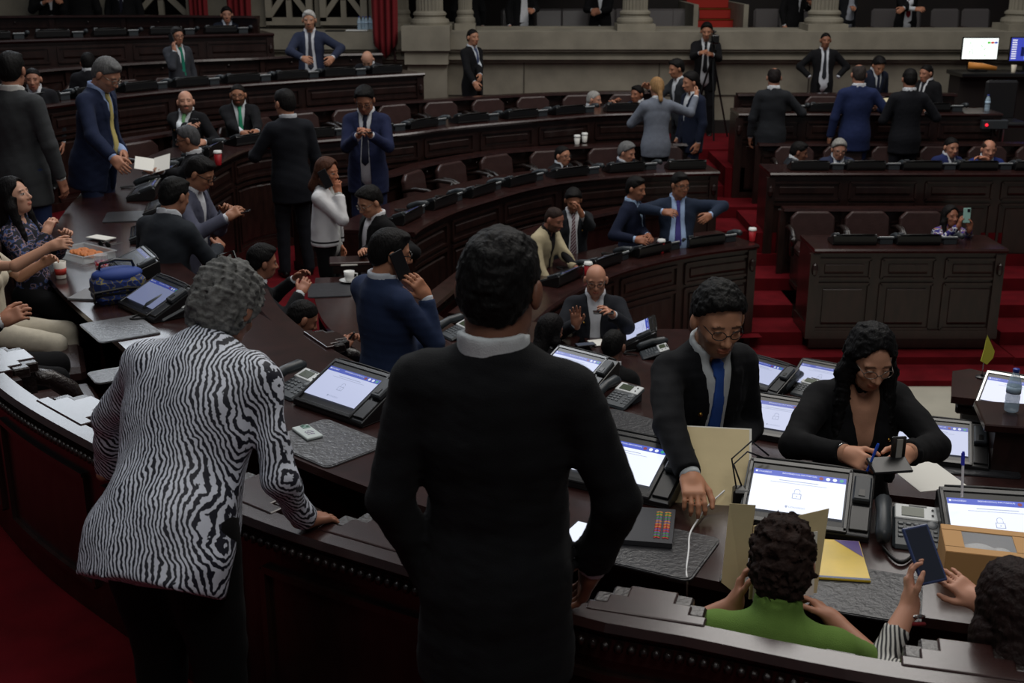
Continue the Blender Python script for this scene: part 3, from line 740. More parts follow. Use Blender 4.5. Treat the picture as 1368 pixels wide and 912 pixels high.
def bench_back(name, key, z, zb, label, s0=0, s1=None, bead=False, bay=.86, group=None, width=.13):
    """wooden back wall behind a row of seats; panelled on both faces, moulded rail on top"""
    Q = CUR[key]; sd = SIDE[key]; Lq = length(Q); s1 = s1 or Lq; q = sub(Q, s0, s1, .1)
    root = empty(name, (0, 0, 0), 0, label, 'seat back', group)
    mb = MB(); sweep(mb, q, [(-width, z-.03), (-width+.01, z), (.05, z), (.065, z-.02), (.045, z-.045), (-width+.02, z-.04)], side=sd); mb.build('top_rail', WTOP, root)
    mb = MB(); sweep(mb, q, rect(-.035, .03, zb, z-.04), side=sd); sweep(mb, q, rect(.03, .05, z-.11, z-.045), side=sd)
    sweep(mb, q, rect(-.05, .05, zb, zb+.10), side=sd); mb.build('back_panel', WOODP, root)
    mb = MB(); n = max(1, int((s1-s0)/bay)); w = (s1-s0)/n
    for i in range(n):
        a, b = s0+i*w+.07, s0+(i+1)*w-.07
        for o0, o1 in ((.03, .048), (-.055, -.035)):
            q_ = sub(Q, a, b, .12); z1, z0 = z-.17, max(zb+.16, z-.62)
            for zz in (z0, z1): sweep(mb, q_, rect(o0, o1, zz-.012, zz+.012), side=sd)
            for e in (a, b): sweep(mb, sub(Q, e-.012, e+.012, .03), rect(o0, o1, z0, z1), side=sd)
        p, t = at_s(Q, (a+b)/2); nn = np.array([-t[1], t[0]])*sd
        mb.ball((p[0]-nn[0]*.06, p[1]-nn[1]*.06, z-.10), (.022, .022, .016), 8)
        p, t = at_s(Q, s0+i*w); nn = np.array([-t[1], t[0]])*sd
        M_ = Matrix(((t[0], nn[0], 0), (t[1], nn[1], 0), (0, 0, 1)))
        mb.box((p[0]-nn[0]*.05, p[1]-nn[1]*.05, (z+zb)/2), (.07, .05, z-zb-.06), M_)
    mb.build('panel_moulding', WOODP, root)
    if bead:
        mb = MB(); d = s0
        while d < s1:
            p, t = at_s(Q, d); nn = np.array([-t[1], t[0]])*sd; mb.ball((p[0]+nn[0]*.062, p[1]+nn[1]*.062, z-.062), (.014, .014, .017), 6); d += .032
        mb.build('bead_moulding', CARV, root, True)
    return root
# floors
def loft(name, A, B, z, m, n=90, kind='structure'):
    a, b = resample(A, n=n), resample(B, n=n); v = [(p[0], p[1], z) for p in a]+[(p[0], p[1], z) for p in b]
    f = [(i, i+1, n+i+1, n+i) for i in range(n-1)]
    o = obj(name, v, f, m); o['kind'] = kind; return o
def slab(name, x0, x1, y0, y1, z0, z1, m, kind='structure'):
    mb = MB(); mb.box(((x0+x1)/2, (y0+y1)/2, (z0+z1)/2), (x1-x0, y1-y0, z1-z0)); o = mb.build(name, m)
    if kind: o['kind'] = kind
    return o
o = slab('floor', -12, 16, -4, 24, -1.76, -1.66, MARBLE)
F1all = np.concatenate([CUR['F1n'], CUR['F1f']])
def outer(A, k, c=C0): return c+(A-c)*k
loft('floor', np.concatenate([CUR['F2n'], CUR['F2']]), outer(np.concatenate([CUR['F2n'], CUR['F2']]), .62), Z1, CARPET)
q1 = sub(CUR['F1f'], 0, length(CUR['F1f']))
loft('floor', offs(q1, 0.0), outer(q1, 1.5, np.array([4.2, 8.8])), Z1-.002, CARPET)
loft('floor', CUR['F3'], outer(CUR['F3'], .70, np.array([2.2, 9.6])), Z2, CARPET)
T = CUR['F3']; To = outer(T, 2.2, np.array([2.2, 9.6])); To[:, 1] = np.minimum(To[:, 1], 19.6); loft('floor', T, To, Z3, CARPET)
# carpet outside the near barrier, one low step up at the gallery edge where the front figures stand
q = sub(CUR['B3n'], 0, length(CUR['B3n'])); loft('floor', offs(q, 0), outer(q, 1.9), 0.0, CARPET)
loft('floor', CUR['F4'], outer(CUR['F4'], 1.6, np.array([-2., 0.])), .0, CARPET)
loft('floor', CUR['F5'], outer(CUR['F5'], 1.16, np.array([-2., 0.])), Z5, CARPET)
# rows
desk('curved_desk', 'F3', D3, Z2, 'long dark wooden desk ring nearest the camera, curving round the left to the far wall', depth=.78)
bench_back('bench_back', 'B3n', .766, Z3, 'near curved wooden barrier with polished top rail and beaded moulding, below the zebra blouse', bead=True, width=.03)
bench_back('bench_back', 'B3f', Z3+.83, Z3, 'far curved wooden seat back below the stone wall, topmost of the long arcs')
sB2 = length(CUR['B2n'])
bench_back('bench_back', 'B2n', .42, Z2, 'red-brown topped seat back with beaded edge beside the two seated men at left centre', bead=True, width=.07)
bench_back('bench_back', 'B2f', Z2+.83, Z2, 'curved wooden seat back behind the empty leather seats in the middle of the hall')
desk('curved_desk', 'F2', D2, Z1, 'middle curved desk on the far side, in front of the empty leather seats', depth=.74)
desk('curved_desk', 'F2n', D2, Z1, 'second desk ring from the camera with the teacup on its left end', depth=.74)
bench_back('bench_back', 'B1n', -.305, Z1, 'low seat back behind the dark haired heads at centre')
bench_back('bench_back', 'B1f', -.305, Z1, 'short curved seat back behind the man in the tan jacket')
desk('curved_desk', 'F1f', D1, -1.6, 'short curved desk with red coffee cups, right of the bald man', depth=.7)
desk('curved_desk', 'F1n', D1, -1.6, 'small innermost desk with a tilted monitor beside the bald man', depth=.8)
desk('curved_desk', 'F4', .91, Z3, 'raised desk row at upper left where the white haired man stands')
bench_back('bench_back', 'B4', 1.02, Z4, 'seat back at upper left behind the white haired man')
desk('curved_desk', 'F5', 1.35, Z4, 'topmost desk row at upper left under the flag')
bench_back('bench_back', 'B5', 1.59, Z5, 'highest seat back at the top left corner')
# right hand straight blocks
def line(a, b): return resample(np.array([a, b], float), .1)
yr1, yr2, yr3 = W(1200, 331, D1)[1], W(1200, 230, D2)[1], W(1150, 151, D3)[1]
xr1a, xr1b = W(1087, 331, D1)[0], W(1345, 331, D1)[0]
CUR['R1'] = line((xr1a, yr1), (xr1b, yr1)); CUR['R2'] = line((W(1028, 230, D2)[0], yr2), (W(1368, 230, D2)[0]+.6, yr2))
CUR['R3'] = line((W(986, 151, D3)[0], yr3), (W(1338, 151, D3)[0], yr3))
yb1, yb2, yb3 = W(1200, 276, -.305)[1], W(1200, 190, Z2+.83)[1], W(1200, 124, Z3+.83)[1]
CUR['S1'] = line((W(1045, 276, -.305)[0], yb1), (W(1290, 276, -.305)[0], yb1))
CUR['S2'] = line((W(1012, 190, Z2+.83)[0], yb2), (W(1368, 190, Z2+.83)[0]+.6, yb2))
CUR['S3'] = line((W(984, 124, Z3+.83)[0], yb3), (W(1275, 124, Z3+.83)[0], yb3))
for k in ('R1', 'R2', 'R3', 'S1', 'S2', 'S3'): SIDE[k] = 1
desk('straight_desk', 'R1', D1, -1.38, 'front panelled desk block at right under the woman holding up a phone', pan=.62, depth=.6)
desk('straight_desk', 'R2', D2, Z1, 'second straight desk at right, where two men in blue sit', depth=.6)
desk('straight_desk', 'R3', D3, Z2, 'rear straight desk at right, where men stand round an open document', depth=.6)
bench_back('bench_back', 'S1', -.305, Z1, 'seat back with three brown leather seats at right', bay=.68)
bench_back('bench_back', 'S2', Z2+.83, Z2, 'seat back behind the grey haired man with glasses at right')
bench_back('bench_back', 'S3', Z3+.83, Z3, 'rearmost seat back at right below the stone wall')
slab('floor', xr1a+.03, xr1b-.03, yr1+.03, yr2-.0, -1.5, Z1, WOODP)
slab('floor', W(1028, 230, D2)[0]-.1, 12, yr2, yr3, -1.38, Z2, CARPET)
slab('floor', 2.85, 12, yr3, 19.3, -1.38, Z3, CARPET)
# stairs
ys = [12.7*.923+.0, 12.15, 12.70, 13.3, 13.9, 14.5, 15.3, 16.0, 16.6, 17.4]
zs = [-1.51+.143*k for k in range(10)]
for i, (y, z) in enumerate(zip(ys, zs)):
    x0, x1 = (1.9, 3.4) if y > 13 else (2.2, xr1a-.1)
    if i > 4: x1 = 3.3+.1*(y-14)*0
    slab('floor', x0, x1+.1, y-.02, 19.0, z-.14, z, CARPET)
    if y < 15: slab('floor', xr1b+.12, 9, y-.02, yr2-.05 if y < yr2 else y+1, z-.14, z, CARPET)
slab('floor', -.5, 12, 11.75, 13.2, -1.66, -1.52, CARPET); slab('floor', .9, 12, 11.25, 11.8, -1.66, -1.60, CARPET)
# inlaid border on the marble
bz = W(1250, 505, -1.66)
mb = MB(); mb.box((4.5, bz[1], -1.657), (9, .42, .006)); o = mb.build('floor', mat('border_marble', (176, 166, 140), .4)); o['kind'] = 'structure'
mb = MB()
for px in (1250, 1325):
    c = W(px, 514, -1.66)
    for r0, m_ in ((.20, 0), (.15, 1), (.09, 0), (.05, 1)): mb.lathe([(r0, 0), (r0, .002+.002*(m_+1)+.0015*(.2-r0)/.05)], 24, (c[0], bz[1], -1.654), m_)
o = mb.build('floor', [mat('inlay_cream', (190, 178, 150), .4), mat('inlay_brown', (128, 70, 44), .4)]); o['kind'] = 'structure'
# ------------------------------------------------------------------ stone wall and gallery
YW = 19.3; ZP = 1.325
mb = MB()
mb.box((6.4, YW+.3, -.1), (21, .5, 2.5)); o = mb.build('wall_back', STONE); o['kind'] = 'structure'
def trim(name, y0, y1, z0, z1, x0=-4.1, x1=17, m=STONE): slab(name, x0, x1, y0, y1, z0, z1, m)
trim('trim_1', YW-.16, YW+1.15, 1.06, ZP)             # parapet top block
trim('trim_2', YW-.12, YW+.2, 1.02, 1.06); trim('trim_3', YW-.05, YW+.2, .95, 1.02); trim('trim_4', YW-.10, YW+.2, .90, .95); trim('trim_5', YW-.02, YW+.2, .845, .90)
trim('baseboard_back', YW-.06, YW+.1, -.25, -.05, m=DARKWALL)
for px in (700, 880, 1080, 1290):                     # block joints
    x = W(px, 120, .3)[0]/W(px, 120, .3)[1]*YW; slab('trim_6', x-.006, x+.006, YW+.03, YW+.056, -.25, .85, STONED)
slab('trim_7', -4.1, 17, YW+.035, YW+.056, .33, .345, STONED)
def XY(px, y): 
    return (px-684)/FPX*(y*CT+.4)      # x on a plane at distance y, about parapet height
def column(px, w, label, y=YW+.42):
    x = XY(px, y); root = empty('fluted_column', (x, y, ZP), 0, label, 'column', 'stone columns on the parapet')
    mb = MB(); r = w/2; n = 24; k = 4
    v = []; H = 6; segs = n*k
    prof = []
    for i in range(segs):
        a = 2*math.pi*i/segs; ph = (i % k)/k; rr = r*(1-.075*math.sin(math.pi*ph)); prof.append((rr*math.cos(a), rr*math.sin(a)))
    mb.prism(prof, .30, H); mb.build('shaft', STONE, root)
    mb = MB(); mb.box((0, 0, .05), (w*1.5, w*1.5, .10)); mb.lathe([(r*1.42, .10), (r*1.46, .14), (r*1.40, .18), (r*1.18, .20), (r*1.15, .23), (r*1.25, .25), (r*1.22, .28), (r*1.02, .31)], 28); mb.build('base', STONE, root, False)
    mb = MB(); mb.lathe([(r*1.0, H-.1), (r*1.4, H+.1), (r*1.5, H+.2)], 24); mb.build('capital', STONE, root)
column(847, .40, 'fluted stone column above the hall, left of the red gallery steps')
column(1098, .42, 'fluted stone column behind the man with hands in pockets')
column(1362, .46, 'fluted stone column at the right edge of the photo')
# pilaster group near the flag
x0, x1 = XY(546, YW), XY(600, YW)
slab('trim_8', XY(546, YW), XY(598, YW), YW-.32, YW+.4, -.25, .85, STONE); slab('trim_9', XY(543, YW), XY(600, YW), YW-.40, YW+.4, .85, 1.06, STONE)
slab('trim_10', XY(540, YW), XY(603, YW), YW-.46, YW+1, 1.06, 1.42, STONE)
column(575, .42, 'large fluted stone column right of the red flag', YW+.05)
column(622, .22, 'slim stone column between the large column and the dark doorway', YW+.5)
column(538, .22, 'slim stone column just right of the red flag', YW+.5)
# balustrade panels left of the flag
for i, (a, b) in enumerate(((178, 262), (358, 420), (430, 492))):
    xa, xb = XY(a, YW+.7), XY(b, YW+.7); w = xb-xa; cx = (xa+xb)/2; zc = ZP+.62
    root = empty('stone_screen', (cx, YW+.7, zc), 0, ['pierced stone screen at the top left behind the standing men', 'pierced stone screen above the white haired man', 'pierced stone screen between the white haired man and the flag'][i], 'stone screen', None)
    mb = MB(); hh = .50
    for (c, d) in (((0, 0, -hh), (w, .12, .12)), ((0, 0, hh), (w, .12, .12)), ((-w/2+.05, 0, 0), (.10, .12, 2*hh)), ((w/2-.05, 0, 0), (.10, .12, 2*hh))): mb.box(c, d)
    mb.build('frame', STONE, root)
    mb = MB()
    for k in range(4):
        a_ = math.pi*k/4; L_ = (w if k in (0,) else (2*hh if k == 2 else math.hypot(w, 2*hh)))-.05
        ang = [0, math.atan2(2*hh, w), math.pi/2, -math.atan2(2*hh, w)][k]
        mb.box((0, 0, 0), (L_, .08, .085), Matrix.Rotation(-ang, 3, 'Y'))
    mb.build('spoke', STONE, root)
    mb = MB(); mb.lathe([(.15, -.07), (.17, -.04), (.17, .04), (.15, .07)], 20); mb.xf(Matrix.Rotation(math.pi/2, 4, 'X')); mb.build('boss', STONED, root)
mb = MB()
for (a, b) in ((-60, 175), (264, 356), (421, 429), (493, 520)):
    xa, xb = XY(a, YW+.7), XY(b, YW+.7); mb.box(((xa+xb)/2, YW+.95, ZP+1.6), (xb-xa, .25, 3.3))
mb.box((-5, YW+.95, .7), (16, .25, 1.3)); mb.box((-5, YW+.95, ZP+2.6), (13, .25, 2.8)); o = mb.build('wall_left', STONE); o['kind'] = 'structure'
slab('wall_gallery', -13, 17, YW+4.2, YW+4.4, ZP-1, ZP+7, DARKWALL); slab('floor', -13, 17, YW+.5, YW+4.2, ZP-1.0, ZP-.85, DARKWALL); slab('floor', -3, 17, YW+2.0, YW+4.2, ZP-.85, ZP-.65, DARKWALL)
# red drapes / flag
def drape(name, px, w, ztop, zbot, label, cat, y=YW+.3, m=REDV):
    x = XY(px, y); root = empty(name, (x, y, zbot), 0, label, cat); n = 40; v = []; rows = 14
    for j in range(rows+1):
        t = j/rows; z = (ztop-zbot)*(1-t)
        for i in range(n+1):
            u = i/n-.5; ww = w*(.75+.25*math.sin(t*2.2)) ; edge = .10*abs(u)*2 if j == rows else 0
            v.append((u*ww, .05*math.sin(u*26+t*1.5)*(1+.4*math.sin(u*9)), z+(.25*abs(u)*(t**3)*2)))
    f = [(j*(n+1)+i, j*(n+1)+i+1, (j+1)*(n+1)+i+1, (j+1)*(n+1)+i) for j in range(rows) for i in range(n)]
    o = obj('cloth', v, f, m, root, True); md = o.modifiers.new('t', 'SOLIDIFY'); md.thickness = .012
    return root, x
fr, fx = drape('flag', 515, .40, ZP+2.6, ZP-.40, 'red flag hanging beside the fluted column', 'flag', YW-.30)
mb = MB(); mb.tube([(.14, .06, -.05), (.10, .05, 3.2)], .018, 8); mb.build('flagpole', WOOD, fr)
mb = MB(); mb.tube([(-.02+.02*math.sin(k), -.07, 2.2-.12*k*.8) for k in range(12)], .012, 6); mb.build('gold_cord', BRASS, fr)
drape('curtain', 268, .30, ZP+2.6, ZP-.35, 'red drape left of the seated man at the top desk row', 'curtain', YW+.1)
drape('curtain', 322, .38, ZP+2.6, ZP-.35, 'red drape right of the seated man at the top desk row', 'curtain', YW+.1)
# tray with bottles on the ledge
root = empty('tray', W(483, 44, ZP)[:2]+(ZP+.004,), 0, 'white tray on the stone ledge left of the flag', 'tray'); root.location.y = YW+.0; root.location.x = XY(478, YW)
mb = MB(); mb.box((0, 0, .012), (.34, .22, .02), bev=.008); mb.build('tray_body', WHITE, root); mb = MB(); mb.box((-.34, 0, .008), (.30, .2, .014), bev=.004); mb.build('folder', PLAST, root)
BW = mat('water_bottle_plastic', (190, 215, 232), .12, alpha=.55, spec=.8); BCAP = mat('blue_cap', (40, 60, 150), .35)
def bottle(loc, h, label, group=None):
    root = empty('water_bottle', loc, 0, label, 'bottle', group); r = h*.155
    mb = MB(); mb.lathe([(r*.8, 0), (r, h*.03), (r, h*.2), (r*.93, h*.24), (r, h*.28), (r, h*.36), (r*.93, h*.4), (r, h*.44), (r, h*.62), (r*.75, h*.78), (r*.42, h*.88), (r*.4, h*.92)], 20); mb.build('bottle_body', BW, root, True)
    mb = MB(); mb.lathe([(r*.46, 0), (r*.48, h*.07), (r*.42, h*.08)], 16, (0, 0, h*.915)); mb.build('cap', BCAP, root, True)
    mb = MB(); mb.lathe([(r*1.02, h*.44), (r*1.02, h*.6)], 20); mb.build('bottle_label', mat('bottle_label', (170, 195, 215), .4), root, True)
    return root
tx, ty = XY(490, YW), YW+.0
for i in range(5): bottle((tx-.10+.055*i, ty-.04+.05*(i % 2), ZP+.028), .2, 'small water bottle standing on the white tray left of the flag', 'water bottles on the ledge tray')
# gallery seats
def chair_gallery():
    r_ = empty('gallery_chair', (0, 0, 0), 0, 'dark upholstered gallery chair with wooden base behind the parapet', 'chair', 'gallery chairs behind the parapet')
    mb = MB(); mb.box((0, .20, .62), (.50, .09, .55), Matrix.Rotation(R(-8), 3, 'X'), bev=.04); mb.build('backrest', mat('gallery_vinyl', (88, 84, 84), .3, bump=.1, bscale=20), r_)
    mb = MB(); mb.box((0, -.05, .40), (.50, .45, .10), bev=.03); mb.build('seat', mat('gallery_vinyl', (88, 84, 84)), r_)
    mb = MB(); mb.box((0, -.28, .18), (.52, .03, .34)); mb.box((0, .1, .17), (.4, .3, .34)); mb.build('base', WOODP, r_)
    mb = MB()
    for sx in (-1, 1): mb.box((sx*.29, 0, .3), (.05, .5, .6), bev=.015)
    mb.build('armrest', WOOD, r_); return r_
gc = chair_gallery(); first = True
for px in (688, 732, 766, 801, 836, 878, 910, 1018, 1046, 1072, 1110, 1172, 1200, 1250, 1290):
    c = gc if first else copy_tree(gc); first = False; y = YW+2.35; c.location = (XY(px, y+.6), y, ZP-.65)
# red gallery steps
root = empty('gallery_steps', (XY(955, YW+2), YW+1.6, ZP-.65), 0, 'red carpeted gallery steps with brass nosings right of the column', 'steps')
mb = MB(); mb2 = MB()
for k in range(7):
    mb.box((0, k*.28+.14, k*.17+.12), (.75, .28, .17*1+.0)); mb.box((0, k*.28+.14, k*.17*.5+.02), (.74, .28, k*.17+.05)); mb2.box((0, k*.28+.0, k*.17+.205), (.75, .03, .012))
mb.build('carpet_steps', mat('gallery_carpet', (160, 40, 30), .9), root); mb2.build('nosing', BRASS, root)
mb = MB(); mb.box((.42, .9, .5), (.08, 2, 1.0)); mb.box((-.42, .9, .5), (.08, 2, 1.0)); mb.build('side_wall', STONE, root)
# ------------------------------------------------------------------ seats
def armchair(label, group, carved=True):
    r_ = empty('leather_seat', (0, 0, 0), 0, label, 'seat', group)
    w = .25; mb = MB(); ol = [(-w, 0), (w, 0), (w, .27), (w-.07, .34), (-w+.07, .34), (-w, .27)]
    M_ = Matrix.Translation((0, -.16, .46))@Matrix.Rotation(R(98), 4, 'X')
    mb.prism(ol, -.035, .035, M_)
    o_ = mb.build('backrest', LEATHER, r_); b = o_.modifiers.new('b', 'BEVEL'); b.width = .02; b.segments = 2
    mb = MB(); mb.box((0, .08, .42), (.50, .48, .10), bev=.03); mb.build('seat', LEATHER, r_)
    for sx in (-1, 1):
        mb = MB()
        mb.tube([(sx*.29, -.18, .62), (sx*.30, -.02, .66), (sx*.30, .14, .65), (sx*.30, .24, .60), (sx*.30, .26, .54), (sx*.30, .22, .50), (sx*.30, .19, .54)], [.02, .026, .028, .028, .026, .022, .016], 8)
        mb.tube([(sx*.295, .16, .65), (sx*.29, .12, .48), (sx*.29, .15, .36)], [.024, .034, .024], 8); mb.ball((sx*.30, .25, .56), .045, 8); mb.build('armrest', CARV, r_, True)
    mb = MB(); mb.box((0, .06, .20), (.46, .40, .34)); mb.box((0, .06, .02), (.50, .44, .04)); mb.build('base', WOODP, r_)
    return r_
AC = None
def bare(o_):
    for ch in list(o_.children):
        if ch.name.startswith('armrest'): bpy.data.objects.remove(ch)
def seats(key, off, z, label, group, s0=.4, s1=None, step=.86, skip=()):
    global AC
    Q = CUR[key]; sd = SIDE[key]; L_ = length(Q); s1 = s1 or L_-.3; s = s0; k = 0
    while s < s1:
        p, t = at_s(Q, s); nn = np.array([-t[1], t[0]])*sd; c = p-nn*off
        pp = PXY((c[0], c[1], z+.6))
        if k not in skip and -30 < pp[0] < 1400:
            if AC is None: AC = armchair(label, group); o_ = AC
            else: o_ = copy_tree(AC); o_['label'] = label; o_['group'] = group
            if key == 'B3n': bare(o_)
            o_.location = (c[0], c[1], z+.002); o_.rotation_euler = (0, 0, math.atan2(-nn[1], -nn[0])-math.pi/2)
        s += step; k += 1
seats('B2f', .34, Z2, 'brown leather seat with clipped corners in the middle curved row', 'leather seats of the middle curved row', s0=1.75, step=.80)
seats('B3f', .34, Z3, 'brown leather seat in the far curved row below the stone wall', 'leather seats of the far curved row', s0=.5, step=.72)
seats('B4', .34, Z4, 'brown leather seat in the raised row at upper left', 'leather seats of the raised left row', s0=.4, step=.70)
seats('B5', .34, Z5, 'leather seat in the topmost row at upper left', 'leather seats of the topmost row', s0=.5, step=1.0)
seats('S1', .34, Z1+.25, 'brown leather seat in the front right block', 'leather seats of the front right block', s0=.32, step=.62)
seats('S2', .34, Z2, 'brown leather seat in the second right block', 'leather seats of the second right block', s0=.45, step=.62)
seats('S3', .34, Z3, 'leather seat in the rear right block', 'leather seats of the rear right block', s0=.5, step=.7)
seats('B2n', .30, Z2, 'brown leather seat of the near middle row', 'leather seats of the near middle row', s0=.6, step=.8)
seats('B3n', .34, Z3, 'leather seat of the nearest row, inside the beaded barrier', 'leather seats of the nearest row', s0=.42+.35, step=.83)
# stepped dividers with carved scroll arms on the near barrier and the next one in
def divider(key, ang, r, z, zb, label, group, sc=1.0):
    x, y = pol(ang, r); rz = R(ang)+math.pi/2       # local +y = inward
    root = empty('seat_divider', (x, y, zb), rz, label, 'seat divider', group)
    ol = [(-.24, -.02), (-.24, .05), (-.17, .05), (-.17, .12), (-.10, .12), (-.10, .21), (.10, .21), (.10, .12), (.17, .12), (.17, .05), (.24, .05), (.24, -.02)]
    ol = [(a*sc, b*sc) for a, b in ol][::-1]; h = z-zb
    mb = MB(); mb.prism(ol, h-.035, h+.002); o_ = mb.build('stepped_top', WTOP, root); b = o_.modifiers.new('b', 'BEVEL'); b.width = .006; b.segments = 2
    mb = MB(); mb.prism([(a*.96, b*.96) for a, b in ol], h-.16, h-.035); mb.box((0, .08*sc, h/2-.08), (.10, .20*sc, h-.16)); mb.build('divider_post', CARV, root)
    for sx in (-1, 1):
        mb = MB()
        for k in range(2): mb.box((sx*(.128+.06*k)*sc, (.16-.06*k)*sc, h-.026), (.075*sc, .09*sc, .045), bev=.006)
        mb.build('carved_corner', CARV, root)
    mb = MB()
    mb.tube([(0, .2*sc, h-.10), (0, .30*sc, h-.13), (0, .40*sc, h-.20), (0, .44*sc, h-.28), (0, .40*sc, h-.33), (0, .36*sc, h-.29)], [.035, .04, .045, .045, .035, .02], 10)
    mb.build('scroll_arm', CARV, root, True)
    return root
def div_on(key, px, py, z, zb, label, group, sc=1.0, ofs=.02):
    w_ = np.array(W(px, py, z)[:2]); Q = CUR[key]; i = np.argmin(np.linalg.norm(Q-w_, axis=1)); t = Q[min(i+1, len(Q)-1)]-Q[max(i-1, 0)]; t /= np.linalg.norm(t)
    nn = np.array([-t[1], t[0]])*SIDE[key]; p = Q[i]-nn*ofs; d_ = p-C0
    a_ = math.degrees(math.atan2(nn[1], nn[0]))
    root = divider(key, 0, 0, z, zb, label, group, sc); root.location = (p[0], p[1], zb); root.rotation_euler = (0, 0, R(a_)+math.pi/2); return root
for (px, py, lb) in ((-30, 485, 'stepped wooden divider at the left photo edge'), (88, 552, 'stepped wooden divider left of the zebra blouse'), (300, 668, 'stepped divider under the zebra blouse sleeve'), (492, 730, 'stepped divider between the zebra blouse hand and the black suit'),
        (862, 838, 'stepped divider right of the black suited back'), (1288, 925, 'stepped divider below the striped sleeve at bottom right')):
    div_on('B3n', px, py, .768, Z3, lb, None, .78 if px < 700 else .66)
div_on('B2n', 428, 452, .432, Z2, 'stepped red-brown divider right of the man in jeans', None, .7, .05)
# lectern-like end block with the yellow pennant
c = W(1322, 512, .1)
root = empty('end_block', (c[0], c[1], -1.66), R(-20), 'dark wooden end block carrying a small yellow pennant, left of the chrome edged monitor', 'bench end')
mb = MB(); mb.prism([(-.20, -.24), (.30, -.24), (.10, .0), (.10, .22), (-.10, .30), (-.20, .22)], 1.70, 1.74); mb.build('block_top', WTOP, root)
mb = MB()
for k in range(4): mb.box((-.0+.02*k, -.0, 1.64-.10*k), (.34-.03*k, .34-.03*k, .05), bev=.01)
mb.box((0, 0, .72), (.26, .26, 1.44)); mb.build('block_body', CARV, root)
# ------------------------------------------------------------------ lights
def area(name, loc, size, energy, tgt=None, col=(1, .97, .93), sy=None):
    l = bpy.data.lights.new(name, 'AREA'); l.energy = energy; l.size = size; l.color = col
    if sy: l.shape = 'RECTANGLE'; l.size_y = sy
    o = bpy.data.objects.new(name, l); COL.objects.link(o); o.location = loc
    if tgt: o.rotation_euler = (Vector(tgt)-Vector(loc)).to_track_quat('-Z', 'Y').to_euler()
    return o
area('ceiling_and_fill_light', (2.5, 9, 9), 7, 450, col=(1, .96, .90))
area('ceiling_and_fill_light', (-3.5, 12.5, 8.5), 3.5, 210, (0, 9, 0), col=(.93, .96, 1))
area('ceiling_and_fill_light', (4.5, 15.5, 8.5), 4, 240, (4, 14, 0))
area('ceiling_and_fill_light', (-2, 3.0, 7.0), 2.5, 42, (-.5, 4, 0), col=(.95, .97, 1))
area('window_light', (-6.3, 17, 5.1), 2.6, 85, (-1, 4, 0), col=(.85, .92, 1))
area('ceiling_and_fill_light', (1.5, -1.0, 7.5), 3, 105, (1.2, 6, 0), col=(1, .97, .93))  # added fill light behind the camera to brighten faces, not a fixture of the hall
w = bpy.data.worlds.new('world'); SC.world = w; w.use_nodes = True
w.node_tree.nodes['Background'].inputs[0].default_value = (.55, .58, .65, 1); w.node_tree.nodes['Background'].inputs[1].default_value = .07
SC.view_settings.view_transform = 'Standard'; SC.view_settings.look = 'None'; SC.view_settings.gamma = 1; SC.view_settings.use_curve_mapping = False
SC.view_settings.exposure = 0.15
# ------------------------------------------------------------------ devices and small things
def text_mesh(mb, s, size, x, y, z, m=0, align='CENTER'):
    cu = bpy.data.curves.new('t', 'FONT'); cu.body = s; cu.size = size; cu.align_x = align; cu.resolution_u = 2
    o = bpy.data.objects.new('t', cu); COL.objects.link(o); bpy.context.view_layer.update()
    me = o.evaluated_get(bpy.context.evaluated_depsgraph_get()).to_mesh()
    v = [(p.co.x+x, p.co.y+y, z) for p in me.vertices]; f = [tuple(p.vertices) for p in me.polygons]; mb.add(v, f, m)
    bpy.data.objects.remove(o); bpy.data.curves.remove(cu)
def smats(tag_, white, k):
    E = lambda n, c, s: mat('%s_%s' % (n, tag_), (10, 10, 12), .25, emit=c, es=s*k)
    return [E('screen_field', white, 1), E('screen_header', (62, 84, 190), .9), E('screen_icon', (150, 160, 190), 1), E('screen_text', (225, 230, 250), 1), E('screen_red', (120, 40, 60), 1), E('screen_green', (60, 150, 130), 1)]
def screen_mesh(mb, w=.33, h=.19, k_=1):
    q = lambda x0, x1, y0, y1, z, m: mb.add([(x0, y0, z), (x1, y0, z), (x1, y1, z), (x0, y1, z)], [(0, 1, 2, 3)], m)
    q(-w/2, w/2, -h/2, h/2, 0, 0); q(-w/2, w/2, h/2-.026, h/2, .0006, 1)
    text_mesh(mb, 'CONGRESO', .010, -w/2+.038, h/2-.015, .0012, 3); mb.ball((-w/2+.010, h/2-.011, .001), (.005, .006, .0004), 6, 3)
    text_mesh(mb, 'BIENVENIDO(A) DIPUTADO(A)', .009, 0, h/2-.012, .0012, 3)
    for i, m in enumerate((4, 3, 3, 5)): mb.lathe([(.0075, .001), (.0075, .0014)], 14, (w/2-.094+.024*i+.006, h/2-.0135, 0), m)
    q(-.07, .07, h/2-.044, h/2-.041, .0008, 2); q(-.1, .1, h/2-.054, h/2-.052, .0008, 2)
    # padlock
    for (x0, x1, y0, y1) in ((-.016, .016, -.024, -.0215), (-.016, .016, -.0025, 0), (-.016, -.0135, -.024, 0), (.0135, .016, -.024, 0), (-.011, -.009, 0, .012), (.009, .011, 0, .008), (-.0015, .0015, -.016, -.010)): q(x0, x1, y0-.004, y1-.004, .0008, 2)
    mb.tube([(.010*math.cos(a*math.pi/8), .012-.004+.010*math.sin(a*math.pi/8), .0008) for a in range(0, 9)], .001, 4, 2)
    text_mesh(mb, 'CONGRESO', .011, .006, -h/2+.022, .0012, 2); mb.prism([(-.035, -h/2+.031), (-.027, -h/2+.031), (-.027, -h/2+.024), (-.031, -h/2+.020), (-.035, -h/2+.024)], .0006, .0012, m=2)
